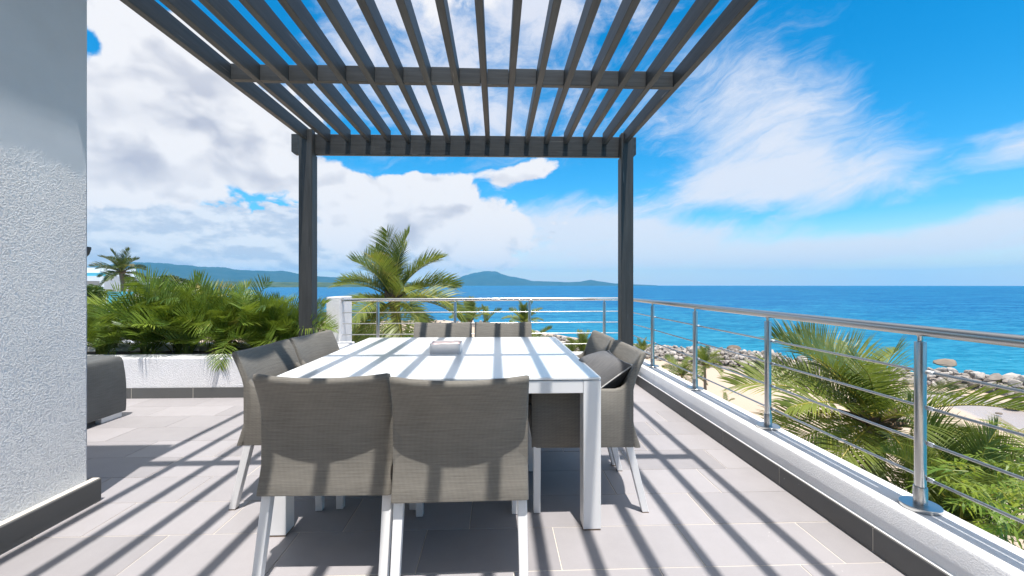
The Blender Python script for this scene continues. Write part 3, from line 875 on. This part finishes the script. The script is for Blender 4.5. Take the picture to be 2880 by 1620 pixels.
# pillow leaning in the right hand armchair
pw = thing('pillow', 'square grey pillow with pale piping leaning in the right armchair', 'pillow', (.560, 2.485, .652))
pw.rotation_euler = (R(3), R(-36), R(2))
def pillow_mesh():
    n = 18; hs = .205; vs, fs = [], []
    def pt(i, j, sg):
        a, b = i / n * 2 - 1, j / n * 2 - 1
        px = hs * a * (1 - .07 * (1 - b * b) * (a * a)); py = hs * b * (1 - .07 * (1 - a * a) * (b * b))
        th = .118 * (max(0, (1 - a * a)) ** .55) * (max(0, (1 - b * b)) ** .55)
        th += .006 * math.sin(a * 5 + b * 3) * (1 - a * a) * (1 - b * b)
        return (px, py, sg * th)
    m = MB()
    for sg in (1, -1):
        vs = [pt(i, j, sg) for i in range(n + 1) for j in range(n + 1)]
        fs = [(i * (n + 1) + j, (i + 1) * (n + 1) + j, (i + 1) * (n + 1) + j + 1, i * (n + 1) + j + 1) for i in range(n) for j in range(n)]
        m.add(vs, fs if sg > 0 else [tuple(reversed(f)) for f in fs])
    edge = [pt(i, 0, 1) for i in range(n)] + [pt(n, j, 1) for j in range(n)] + [pt(n - i, n, 1) for i in range(n)] + [pt(0, n - j, 1) for j in range(n + 1)]
    return m, edge
pm, pe = pillow_mesh()
put('pillow_body', pm.mesh('pillow', 'fabric_dark', smooth=True, angle=80), pw)
m = MB(); m.tube(pe, .0038, 6); put('piping', m.mesh('piping', 'piping', smooth=True), pw)

# covered seat half hidden by the column
pf = thing('covered_ottoman', 'charcoal fabric covered ottoman half hidden behind the white column', 'ottoman', (-3.75, 3.62, 0))
m = MB()
n = 14; x0, x1, y0, y1 = -4.15, -3.395, 3.20, 4.02
rings = []
for z, ins in ((.052, .002), (.10, 0), (.2, .0), (.3, .0), (.4, .003), (.5, .010), (.535, .016), (.552, .030), (.560, .06), (.556, .2), (.553, .34)):
    ring = []
    pts = [(x0, y0), (x1, y0), (x1, y1), (x0, y1)]
    for (a, b) in zip(pts, pts[1:] + pts[:1]):
        for k in range(n):
            x, y = a[0] + (b[0] - a[0]) * k / n, a[1] + (b[1] - a[1]) * k / n
            cx, cy = (x0 + x1) / 2, (y0 + y1) / 2
            f = 1 - ins / .38
            fold = .006 * math.sin(k * 1.9 + z * 9) * (1 if .3 < z < .55 else .3)
            ring.append((cx + (x - cx) * f + (fold if abs(x - x1) < .01 else 0), cy + (y - cy) * f, z + (.008 * math.sin(k * .45) if z > .53 else 0)))
    rings.append(ring)
m.rings(rings); sub(put('fabric_cover', m.mesh('ottoman_cover', 'cover', smooth=True, angle=70), pf), pf)
for (x, y) in ((x1 - .075, y1 - .22), (x1 - .075, y0 + .02), (x0 + .02, y1 - .22), (x0 + .02, y0 + .02)):
    m = MB(); m.box((x, y, 0), (x + .055, y + .20, .051)); sub(put('foot', m.mesh('ottoman_foot', 'white_paint', bevel=.003), pf), pf)

# ================================================================== VEGETATION
def frond_mesh(name, L, n, a0, a1, ll, lw, seed, mats, segs=2, vee=.35, sweep=(.55, 1.1), droop=.5, bare=.16, rad=.012, side=0.0, twist=0.0):
    r = random.Random(seed)
    K = 18; P = [Vector((0, 0, 0))]; T = []
    for i in range(K + 1):
        s = i / K; a = R(a0 + (a1 - a0) * s ** 1.25); yaw = side * s * s
        T.append(Vector((math.cos(a) * math.cos(yaw), math.cos(a) * math.sin(yaw), math.sin(a))))
        if i: P.append(P[-1] + (T[-1] + T[-2]).normalized() * (L / K))
    vs, fs, mi = [], [], []
    m = MB(); m.tube(P, [rad * (1 - .85 * i / K) for i in range(K + 1)], 5, 0)
    vs, fs, mi = m.v, m.f, [0] * len(m.f)
    for i in range(n):
        s = bare + (1 - bare) * (i + r.uniform(-.3, .3)) / (n - 1); s = max(bare * .9, min(.998, s))
        k = min(K - 1, int(s * K)); q = s * K - k
        p = P[k].lerp(P[k + 1], q); t_ = T[k].lerp(T[k + 1], q).normalized()
        b0 = Vector((0, 0, 1)).cross(t_); b0 = b0.normalized() if b0.length > .05 else Vector((0, 1, 0))
        up = t_.cross(b0).normalized()
        tw = twist * s; b_ = b0 * math.cos(tw) + up * math.sin(tw); up = t_.cross(b_).normalized()
        w = max(0.0, (s - bare) / (1 - bare))
        ln = ll * (max(0.02, math.sin(math.pi * (.12 + .80 * w))) ** .7) * r.uniform(.88, 1.1)
        sw = sweep[0] + (sweep[1] - sweep[0]) * w ** 1.5
        for sg in (-1, 1):
            d = (t_ * math.sin(sw) + b_ * (sg * math.cos(sw)) + up * (vee + r.uniform(-.12, .12))).normalized()
            wd = (t_ - d * t_.dot(d)).normalized()
            wd = (wd + up * (sg * .0) + Vector((r.uniform(-.2, .2), r.uniform(-.2, .2), r.uniform(-.2, .2)))).normalized()
            pt = p.copy(); o = len(vs); sl = ln / segs; g = droop * r.uniform(.7, 1.35)
            for j in range(segs + 1):
                f = j / segs
                hw = lw * .5 * ((.55, 1.0, .75, .35)[min(j, 3)] if j < segs else .04)
                vs.append(tuple(pt + wd * hw)); vs.append(tuple(pt - wd * hw))
                pt = pt + d * sl
                d = (d + Vector((0, 0, -1)) * (g * (.6 + f) / segs)).normalized()
            for j in range(segs):
                fs.append((o + 2 * j, o + 2 * j + 1, o + 2 * j + 3, o + 2 * j + 2)); mi.append(1)
    return raw_mesh(name, vs, fs, mi, mats)
def frond_set(tag_, L, n, ll, lw, mats, segs, classes, per=3, **kw):
    d = {}
    for c, (a0, a1) in classes.items():
        d[c] = [frond_mesh('%s_frond' % tag_, L * (1 + .06 * (k - 1)), n, a0 + 5 * (k - 1), a1 - 6 * (k - 1), ll, lw, hash_(tag_, c, k), mats, segs, side=(k - 1) * .35, twist=(k - 1) * .7, **kw) for k in range(per)]
    return d
def hash_(*a): return sum(ord(ch) * (i * 31 + 7) for i, ch in enumerate(''.join(map(str, a)))) % 99991
PAL = {'up': (84, 58), 'high': (68, 12), 'mid': (42, -22), 'low': (12, -52), 'hang': (-25, -80)}
NEAR = frond_set('palm', 1.0, 58, .36, .0125, ['rachis', 'leaf_palm'], 3, PAL, 3, droop=.55, rad=.013, bare=.14)
FAR = frond_set('far_palm', 1.0, 34, .34, .022, ['rachis_green', 'leaf_palm'], 2, PAL, 2, droop=.5, rad=.02)
DARK = frond_set('dark_palm', 1.0, 34, .33, .024, ['rachis_green', 'leaf_far'], 2, PAL, 2, droop=.9, rad=.02)
PLA = frond_set('planter', 1.0, 28, .40, .0185, ['rachis_green', 'leaf_planter'], 3, {'up': (82, 45), 'high': (66, 8), 'mid': (45, -12), 'low': (22, -35)}, 4, droop=.35, rad=.008, vee=.45, bare=.22, sweep=(.35, .95))

def palm(label, base, crown, L, fs, trunk_r, fset, group=None, seed=1, fibre=True, name='palm_tree'):
    """base, crown: points; fs: list of (class, count) or explicit (class, yaw_deg, scale)"""
    r = random.Random(seed)
    rt = thing(name, label, 'palm tree', base, 0, group)
    rel = Vector(crown) - Vector(base)
    pts, rad = [], []
    n = 14
    for i in range(n + 1):
        q = i / n
        lean = Vector((rel.x * q ** 1.6, rel.y * q ** 1.6, rel.z * q))
        pts.append(lean); rad.append(trunk_r * (1.25 - .45 * q) * (1 + (.06 if i % 2 else -.02)) * (1.35 if i == n else 1))
    m = MB(); m.tube(pts, rad, 10); put('trunk', m.mesh('palm_trunk', 'trunk', smooth=True, angle=60), rt)
    if fibre:
        m = MB(); c = rel
        for k in range(16):
            a = k * 2.399; d = Vector((math.cos(a), math.sin(a), r.uniform(.2, 1.2))).normalized()
            e = c + d * trunk_r * r.uniform(2.0, 3.4)
            m.tube([c - Vector((0, 0, trunk_r)), c + d * trunk_r, e], [trunk_r * .5, trunk_r * .55, trunk_r * .1], 5)
        put('crown_shaft', m.mesh('crown_shaft', 'fibre', smooth=True), rt)
    ga = r.uniform(0, 6.28)
    for f in fs:
        if len(f) == 2:
            for k in range(f[1]):
                ga += 2.3999 + r.uniform(-.25, .25); s = L * r.uniform(.85, 1.12)
                put('frond', r.choice(fset[f[0]]), rt, rel, (r.uniform(-.1, .1), r.uniform(-.08, .08), ga), (s, s, s))
        else:
            s = L * f[2]; put('frond', fset[f[0]][f[3] if len(f) > 3 else 0], rt, rel, (0, 0, R(f[1])), (s, s, s))
    return rt
GZ = SEA + .5
# large palm behind the back railing
c = at(1108, 846, 13.0)
palm('large coconut palm with wide crown behind the back railing', (c.x + .6, 13.4, GZ), c, 2.02,
     [('up', 4), ('high', 5), ('mid', 4), ('low', 8), ('hang', 11), ('high', 150, 1.1), ('high', 30, 1.0), ('mid', 175, 1.05), ('low', 5, 1.15), ('mid', 14, 1.05)], .16, NEAR, seed=5)
# wind-blown palm beside the right railing
c = at(2462, 1196, 7.2)
palm('wind blown coconut palm close behind the right railing', (c.x + .3, 7.6, GZ), c, 2.15,
     [('high', 110, 1.05), ('high', 150, 1.05), ('high', 75, .95), ('high', 185, 1.0), ('high', 40, .9), ('high', 225, .95), ('mid', 130, 1.1), ('mid', 165, 1.15), ('mid', 200, 1.0),
      ('mid', 100, 1.0), ('mid', 60, 1.0), ('mid', 15, .9), ('low', 185, 1.0), ('low', 150, .95), ('low', 215, .95), ('low', 340, 1.0), ('low', 250, .8), ('low', 20, .95), ('hang', 170, .8), ('hang', 220, .8), ('hang', 120, .8), ('hang', 300, .8), ('hang', 10, .8), ('mid', 330, 1.05), ('mid', 250, .9)], .17, NEAR, seed=9)
c = at(2700, 1500, 5.6)
palm('low coconut palm under the right railing, its fronds fanning upward', (c.x + .2, 6.0, GZ), c, 1.55,
     [('up', 3), ('high', 6), ('mid', 8), ('low', 5)], .15, NEAR, seed=14)
c = at(2960, 1395, 6.0)
palm('coconut palm at the right edge behind the bamboo', (c.x + .2, 6.9, GZ), c, 1.9,
     [('mid', 178, 1.0), ('mid', 150, .9), ('mid', 205, .9), ('low', 180, 1.0), ('low', 5), ('mid', 5)], .15, NEAR, seed=15)
gsm = 'small palms below the terrace'
small = [(1322, 905, 24, 1.25, [('up', 6), ('high', 5), ('mid', 5)], 'small palm with upright fronds just right of the large palm'),
         (1366, 912, 25, 1.2, [('up', 2), ('high', 15, 1.1)], 'thin palm sprout between two railing posts behind the far armchairs'),
         (1474, 912, 24, 1.25, [('up', 6), ('high', 6), ('mid', 6)], 'bushy small palm at the middle post of the back railing'),
         (1505, 968, 26, 1.3, [('high', 4), ('mid', 6), ('high', 20, 1.2)], 'yellowish small palm low behind the far right armchair'),
         (1602, 1006, 36, 1.7, [('up', 2), ('high', 5), ('mid', 3)], 'dull small palm among rocks left of the right armchairs'),
         (1642, 1006, 36, 2.1, [('up', 4), ('high', 5), ('mid', 3)], 'bright small palm in front of rocks left of the right armchairs'),
         (1806, 996, 40, 1.5, [('up', 4), ('high', 5)], 'small palm in front of rocks just right of the pergola post'),
         (1918, 1056, 31, 1.75, [('high', 4), ('mid', 7), ('low', 5)], 'yellow green young palm on the sand, left of the beach pair'),
         (1982, 1028, 30, 1.55, [('up', 2), ('high', 5), ('mid', 5), ('low', 5)], 'taller young palm on the sand, right of the beach pair'),
         (2040, 1140, 19, .5, [('up', 1), ('high', 2)], 'tiny palm tip rising from the sand by the railing')]
for i, (u, v, y, L, f, lb) in enumerate(small):
    c = at(u, v, y); base = (c.x + .15, y + .2, GZ - .1)
    if c.z < GZ + .3: base = (c.x, y, c.z - .6)
    palm(lb, base, c, L, f, .10 if L > .6 else .04, FAR, gsm, seed=30 + i)
c = at(342, 768, 48)
palm('tall dark coconut palm beside the white house', (c.x + .3, 48.5, GZ), c, 2.55, [('up', 2), ('high', 6), ('mid', 7), ('low', 6), ('hang', 3)], .22, DARK, seed=44)

# planter palms
def plant(label, loc, L, nf, seed, lean=0):
    r = random.Random(seed)
    rt = thing('areca_palm', label, 'plant', loc, 0, 'leafy palms growing in the planter')
    m = MB()
    for k in range(5):
        a = r.uniform(0, 6.28); e = Vector((math.cos(a) * .06, math.sin(a) * .06, .30))
        m.tube([(math.cos(a) * .03, math.sin(a) * .03, -.02), e], [.012, .008], 5)
    put('stem', m.mesh('areca_stem', 'rachis_green', smooth=True), rt)
    a = r.uniform(0, 6.28)
    for k in range(nf):
        a += 2.4 + r.uniform(-.3, .3); q = k / nf
        cl = 'up' if q < .26 else 'high' if q < .62 else 'mid' if q < .93 else 'low'
        s = L * r.uniform(.75, 1.1) * (1.0 if q < .8 else .85)
        put('frond', r.choice(PLA[cl]), rt, (math.cos(a) * .04, math.sin(a) * .04, r.uniform(.0, .28)), (r.uniform(-.15, .15), r.uniform(-.12, .12), a), (s, s, s))
    return rt
tall = [(-5.55, 5.35, .60), (-5.10, 5.10, .58), (-5.0, 5.55, .55), (-4.66, 5.15, .60), (-4.42, 5.50, .80), (-4.15, 5.08, .84), (-3.98, 5.45, 1.02), (-3.70, 5.15, .86),
        (-3.45, 5.48, .98), (-3.25, 5.10, .78), (-2.98, 5.42, .84), (-2.82, 5.08, .74), (-2.60, 5.40, .76), (-2.48, 5.62, .46)]
names = ['far left in the planter beside the column', 'third from the column, at the planter front', 'low in the planter behind the covered ottoman', 'over the ottoman corner', 'tall, below the dark tree', 'front row, left of the tallest',
         'tallest, left of the planter middle', 'front row, at the planter middle', 'tall, right of the planter middle', 'front row, above the hanging frond', 'back row, above the left armchairs', 'front row, behind the left armchair', 'just left of the pergola post', 'lowest, squeezed against the white pillar']
for i, ((x, y, h), nm) in enumerate(zip(tall, names)):
    plant('green feathery palm, ' + nm, (x, max(y, 5.22), .325), h * .80, 29, 70 + i)
# a frond hanging over the planter wall
hf = put('fallen_frond', frond_mesh('hanging_frond', .50, 18, 28, -88, .20, .012, 5, ['rachis_green', 'leaf_planter'], 3, droop=.6, rad=.006, vee=.1), None, (-3.02, 5.0, .50), (0, 0, R(-78)))
tag(hf, 'single green frond hanging down over the front of the planter wall', 'palm frond')

# bamboo at the lower right
def spray_mesh(seed):
    r = random.Random(seed); vs, fs, mi = [], [], []
    m = MB(); m.tube([(0, 0, 0), (.16, 0, .02), (.30, 0, -.02)], [.0035, .0025, .001], 4, 0)
    vs, fs, mi = m.v, m.f, [0] * len(m.f)
    for k in range(13):
        s = .06 + .24 * k / 12
        p = Vector((s, 0, .02 * math.sin(s * 9)))
        a = (1 if k % 2 else -1) * r.uniform(.4, 1.2); e = r.uniform(-.45, .35)
        d = Vector((math.cos(a) * math.cos(e), math.sin(a) * math.cos(e), math.sin(e)))
        ln = r.uniform(.09, .16); w = r.uniform(.008, .013)
        b = d.cross(Vector((0, 0, 1))).normalized(); b = (b + Vector((0, 0, r.uniform(-.5, .5)))).normalized()
        o = len(vs)
        d2 = (d + Vector((0, 0, -.25))).normalized()
        q1 = p + d * ln * .35; q2 = q1 + d2 * ln * .65
        vs += [tuple(p), tuple(q1 + b * w), tuple(q1 - b * w), tuple(q2)]
        fs += [(o, o + 1, o + 2), (o + 1, o + 3, o + 2)]; mi += [1, 1]
    return raw_mesh('leaf_spray', vs, fs, mi, ['rachis_green', 'leaf_bamboo'])
SPR = [spray_mesh(k) for k in range(6)]
def bamboo(label, base, tops, seed, dens=26):
    r = random.Random(seed)
    rt = thing('bamboo', label, 'bamboo', base, 0, 'bamboo clumps outside the right railing')
    for tp in tops:
        rel = Vector(tp) - Vector(base)
        pts = [Vector((rel.x * q ** 2.2, rel.y * q ** 2.2, rel.z * (1 - (1 - q) ** 1.5))) for q in [i / 10 for i in range(11)]]
        m = MB(); m.tube(pts, [.014 * (1 - .85 * i / 10) for i in range(11)], 6); put('culm', m.mesh('culm', 'rachis_green', smooth=True), rt)
        for k in range(dens):
            q = 4.2 + 5.8 * r.random() ** .8; i = min(9, int(q)); p = pts[i].lerp(pts[i + 1], q - i)
            p = p + Vector((r.gauss(0, .10), r.gauss(0, .10), r.gauss(0, .07)))
            s = r.uniform(.8, 1.4)
            put('leaf_spray', r.choice(SPR), rt, p, (r.uniform(-.5, .5), r.uniform(-.3, .7), r.uniform(0, 6.28)), (s, s, s))
bamboo('yellow green bamboo arching up behind the nearest railing post', (5.4, 4.3, -2.6), [at(u, v, y) for u, v, y in ((2690, 1330, 3.9), (2770, 1285, 4.1), (2730, 1385, 3.6), (2800, 1350, 3.9))], 3, 12)
bamboo('bright bamboo clump at the right edge of the picture below the handrail', (6.2, 4.0, -2.6), [at(u, v, y) for u, v, y in ((2880, 1205, 4.4), (2920, 1300, 4.0), (2860, 1405, 3.6), (2950, 1370, 3.8))], 4, 13)

# dark broad tree and bush by the far house
def leaf_tree(name, label, base, blobs, n, size, mat, seed, trunk=.2):
    r = random.Random(seed)
    rt = thing(name, label, 'tree' if 'tree' in name else 'bush', base)
    vs, fs = [], []
    for k in range(n):
        c, rx, rz = r.choice(blobs)
        d = Vector((r.gauss(0, 1), r.gauss(0, 1), r.gauss(0, 1))).normalized() * (r.random() ** .4)
        p = Vector(c) + Vector((d.x * rx, d.y * rx, d.z * rz))
        a = Vector((r.gauss(0, 1), r.gauss(0, 1), r.gauss(0, .6))).normalized(); b = a.cross(Vector((r.gauss(0, 1), r.gauss(0, 1), r.gauss(0, 1)))).normalized()
        s = size * r.uniform(.6, 1.4); o = len(vs)
        vs += [tuple(p - a * s), tuple(p + b * s * .45), tuple(p + a * s), tuple(p - b * s * .45)]; fs.append((o, o + 1, o + 2, o + 3))
    me = bpy.data.meshes.new(name + '_crown'); me.from_pydata(vs, [], fs); me.materials.append(M[mat]); put('crown', me, rt)
    m = MB()
    for c, rx, rz in blobs: m.tube([(0, 0, 0), (c[0] * .3, c[1] * .3, c[2] * .6), c], [trunk, trunk * .7, trunk * .2], 6)
    put('trunk', m.mesh(name + '_trunk', 'trunk', smooth=True), rt)
c0 = at(485, 812, 58); b0 = Vector((c0.x, 58, GZ))
def rel(u, v, y=58): return tuple(at(u, v, y) - b0)
leaf_tree('broad_tree', 'dark broad crowned tree rising behind the planter palms', b0,
          [(rel(470, 790), 1.6, .8), (rel(500, 798), 1.6, .8), (rel(530, 803), 1.3, .8), (rel(455, 806), 1.5, .9), (rel(420, 815), 1.3, .8), (rel(490, 818), 2.2, 1.0), (rel(400, 822), 1.2, .6), (rel(540, 822), 1.6, .9)], 5200, .20, 'leaf_tree', 5, .16)
b0 = Vector((at(262, 830, 30).x, 30, GZ))
leaf_tree('green_bush', 'round green bush in front of the white house', b0, [(rel(258, 815, 30), .55, .35), (rel(275, 822, 30), .5, .4), (rel(245, 825, 30), .6, .5), (rel(262, 838, 30), .8, .5)], 1500, .10, 'leaf_planter', 6, .06)

for k, (u, v, y, w) in enumerate(((1010, 945, 22, 1.5), (1090, 955, 20, 1.4), (1170, 950, 23, 1.4), (940, 950, 24, 1.6))):
    b0 = Vector((at(u, v, y).x, y, GZ - .2))
    leaf_tree('shore_bush', ['leafy bush below the back railing, nearest the white pillar side', 'leafy bush under the large coconut palm', 'leafy bush right of the large palm trunk', 'leafy bush hidden low behind the white pillar'][k], b0,
              [(tuple(at(u + du, v + dv, y) - b0)[0:3], w * .55, w * .4) for du, dv in ((-40, 10), (0, -12), (38, 8), (10, 40), (-20, 45))], 900, .12, 'leaf_palm', 60 + k, .06)
# white house beyond the planter
hy = 52.0
p0 = at(120, 776, hy); p1 = at(293, 776, hy)
hs = thing('white_house', 'white modern house with a blue glass roof terrace beyond the planter', 'house', (p0.x, hy, GZ))
def hp(n, a, b, mat): return sub(put(n, bx(a, b, mat, n), hs), hs)
zt = p0.z; 
zo1 = at(120, 790, hy).z; zo0 = at(120, 838, hy).z; xo = at(280, 790, hy).x
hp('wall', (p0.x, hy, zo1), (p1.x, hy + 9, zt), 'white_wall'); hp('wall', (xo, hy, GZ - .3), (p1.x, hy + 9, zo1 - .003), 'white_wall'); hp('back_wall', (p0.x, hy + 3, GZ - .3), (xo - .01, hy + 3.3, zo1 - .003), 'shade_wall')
hp('floor_slab', (p0.x - .5, hy - .8, zo0 - .5), (p1.x + .1, hy - .005, zo0 - .2), 'white_wall')
pa = at(243, 768, hy); hp('glass_railing', (p0.x, hy + .2, zt + .005), (p1.x, hy + .25, at(120, 767, hy).z), 'blue_glass')
hp('roof_house', (p0.x, hy + 2, zt + .005), (at(261, 751, hy).x, hy + 6, at(120, 750.5, hy).z), 'white_wall')
for u in (275, 291): 
    q = at(u, 745, hy); hp('roof_pole', (q.x, hy + .3, zt), (q.x + .07, hy + .37, q.z), 'white_wall')
p2 = at(300, 820, 46); p3 = at(376, 846, 46)
gt = thing('glass_fence', 'turquoise glass fence of the terrace below the dark palm', 'fence', (p2.x, 46, p3.z - .3))
for k in range(3):
    w = (p3.x - p2.x) / 3
    sub(put('glass_pane', bx((p2.x + w * k, 46, p3.z - .3), (p2.x + w * (k + 1) - .05, 46.05, p2.z), 'blue_glass', 'fence_pane'), gt), gt)
sub(put('fence_base', bx((p2.x - 3, 45.7, GZ - .3), (p3.x + .3, 47, p3.z - .305), 'white_wall', 'fence_base'), gt), gt)

# ================================================================== ROCKS
def rock_mesh(seed, mat='rock'):
    r = random.Random(seed); bm = bmesh.new(); bmesh.ops.create_icosphere(bm, subdivisions=2, radius=.5)
    cuts = [(Vector((r.gauss(0, 1), r.gauss(0, 1), r.gauss(0, 1))).normalized(), r.uniform(.26, .42)) for _ in range(9)]
    for v in bm.verts:
        for d, h in cuts:
            e = v.co.dot(d)
            if e > h: v.co -= d * (e - h) * .9
        v.co += Vector((r.gauss(0, .012), r.gauss(0, .012), r.gauss(0, .012)))
        v.co.z *= .8
    me = bpy.data.meshes.new('boulder'); bm.to_mesh(me); bm.free(); me.materials.append(M[mat])
    return me
RK = [rock_mesh(k) for k in range(9)]
top_e = [(1180, 905), (1330, 905), (1480, 925), (1565, 932), (1640, 944), (1740, 962), (1850, 969), (1940, 974), (2030, 985), (2140, 1000), (2300, 1020), (2460, 1036), (2640, 1046), (2720, 1058), (2800, 1062), (2890, 1075), (3100, 1100)]
bot_e = [(1180, 918), (1330, 920), (1480, 952), (1565, 975), (1640, 990), (1740, 1000), (1850, 1010), (1940, 1014), (2030, 1022), (2140, 1032), (2300, 1052), (2460, 1072), (2640, 1085), (2720, 1092), (2800, 1108), (2890, 1124), (3100, 1160)]
rr_ = random.Random(77); placed = 0; cells = []
def wide(u): return 5.6 if u < 2200 else 4.2
def rock_at(u, q, s):
    pb = atz(u, heights(bot_e, u), SEA + .35)
    d = Vector((pb.x, pb.y, 0)).normalized(); off = q * wide(u)
    p = pb + d * off
    return Vector((p.x, p.y, SEA + .25 + 1.15 * math.sin(math.pi * min(1, max(0, (off + .6) / (wide(u) + 1.3))))))
def free(p, s, k=.36):
    return not any((p.x - a) ** 2 + (p.y - b) ** 2 + (p.z - zz) ** 2 < (k * (s + ss)) ** 2 for a, b, zz, ss in cells)
ZN = [(1560, 'at the far left end'), (1760, 'left of the pergola post'), (1836, 'just right of the pergola post'), (1956, 'between the first two railing posts'), (2163, 'between the second and third railing posts'), (2600, 'behind the wind blown palm'), (9999, 'right of the nearest post')]
for _ in range(30000):
    if placed >= 294: break
    g = rr_.random()
    u = rr_.uniform(1560, 2170) if g < .66 else rr_.uniform(2600, 2950) if g < .90 else rr_.uniform(1200, 2600)
    q = rr_.random()
    s = rr_.uniform(.52, 1.0) * (1.0 if rr_.random() < .85 else 1.35) * (1.15 if u > 2500 else 1.0)
    p = rock_at(u, q, s); p.z += rr_.uniform(-.25, .15)
    if not free(p, s): continue
    cells.append((p.x, p.y, p.z, s))
    o = put('boulder', rr_.choice(RK), None, p, (rr_.uniform(0, 6.28), rr_.uniform(-.5, .5), rr_.uniform(0, 6.28)), (s * rr_.uniform(.95, 1.4), s, s * rr_.uniform(.8, 1.05)))
    zone = next(n for x, n in ZN if u < x)
    size = 'big' if s > 1.2 else 'middle sized' if s > .85 else 'small'
    tag(o, '%s pale boulder %s, %s' % (size, 'sand side of breakwater' if q < .34 else 'top of breakwater' if q < .67 else 'sea side of breakwater', zone), 'rock', 'boulders of the breakwater'); placed += 1
# smaller stones wedged between the boulders
small_bm = MB()
ic = bmesh.new(); bmesh.ops.create_icosphere(ic, subdivisions=1, radius=.5)
iv = [v.co.copy() for v in ic.verts]; ifs = [tuple(v.index for v in f.verts) for f in ic.faces]; ic.free()
for _ in range(1700):
    u = rr_.uniform(1540, 2200) if rr_.random() < .65 else rr_.uniform(1180, 3000)
    s = rr_.uniform(.22, .62); p = rock_at(u, rr_.uniform(-.12, 1.05), s); p.z += rr_.uniform(-.3, .25)
    rot = Matrix.Rotation(rr_.uniform(0, 6.28), 3, 'Z') @ Matrix.Rotation(rr_.uniform(0, 6.28), 3, 'X')
    sc = Vector((s * rr_.uniform(.9, 1.5), s, s * rr_.uniform(.6, 1)))
    small_bm.add([p + rot @ Vector((v.x * sc.x, v.y * sc.y, v.z * sc.z)) * rr_.uniform(.85, 1.1) for v in iv], ifs)
kind(put('loose_stones', small_bm.mesh('loose_stones', 'rock')), 'stuff')
# low core of rubble under the boulders
core = []
for i in range(60):
    u = 1180 + (3060 - 1180) * i / 59
    pb = atz(u, heights(bot_e, u), SEA + .35); d = Vector((pb.x, pb.y, 0)).normalized()
    core.append([tuple(Vector((pb.x, pb.y, 0)) + d * o_ + Vector((0, 0, SEA + z_))) for o_, z_ in ((-.2, -.4), (.6, .55), (2.6, 1.0), (4.6, .5), (5.8, -.6))])
m = MB(); m.rings(core, caps=False, closed=False)
kind(put('breakwater_rubble', m.mesh('breakwater_rubble', 'rock', smooth=True)), 'stuff')
RKB = [rock_mesh(k + 20, 'rock_brown') for k in range(4)]
lone = [(2660, 1041, 1.9, 'large brown boulder alone at the water edge right of the nearest post'), (2065, 994, 1.8, 'dark boulder standing above the breakwater near the third post'),
        (1990, 1030, .9, 'flat stone in the shallow pool behind the breakwater'), (2845, 1150, .8, 'small dark stone in the tide pool at the right edge'), (2870, 1146, 1.1, 'larger dark stone in the tide pool at the right edge'), (2808, 1166, .35, 'tiny stone on the wet sand near the tide pool')]
for u, v, s, lb in lone:
    p = atz(u, v, SEA + .15)
    tag(put('boulder', rr_.choice(RKB), None, (p.x, p.y, SEA + .2 + s * .12 + (.5 if s > 1.5 else 0)), (rr_.uniform(0, .6), rr_.uniform(-.2, .2), rr_.uniform(0, 6)), (s * 1.3, s, s * .62)), lb, 'rock')

# ================================================================== AIR
hb = MB(); hb.box((-7500, -7500, SEA - 4.5), (7500, 7500, 260)); hm = bpy.data.materials.new('sea_air'); hm.use_nodes = True
ht = hm.node_tree; ht.nodes.clear(); ho = ht.nodes.new('ShaderNodeOutputMaterial'); hv = ht.nodes.new('ShaderNodeVolumePrincipled')
hv.inputs['Color'].default_value = (.12, .56, 1.0, 1); hv.inputs['Density'].default_value = 1.12e-4; hv.inputs['Anisotropy'].default_value = 0.0
ht.links.new(hv.outputs[0], ho.inputs['Volume'])
hz_ = put('haze', hb.mesh('haze', hm)); kind(hz_, 'stuff')
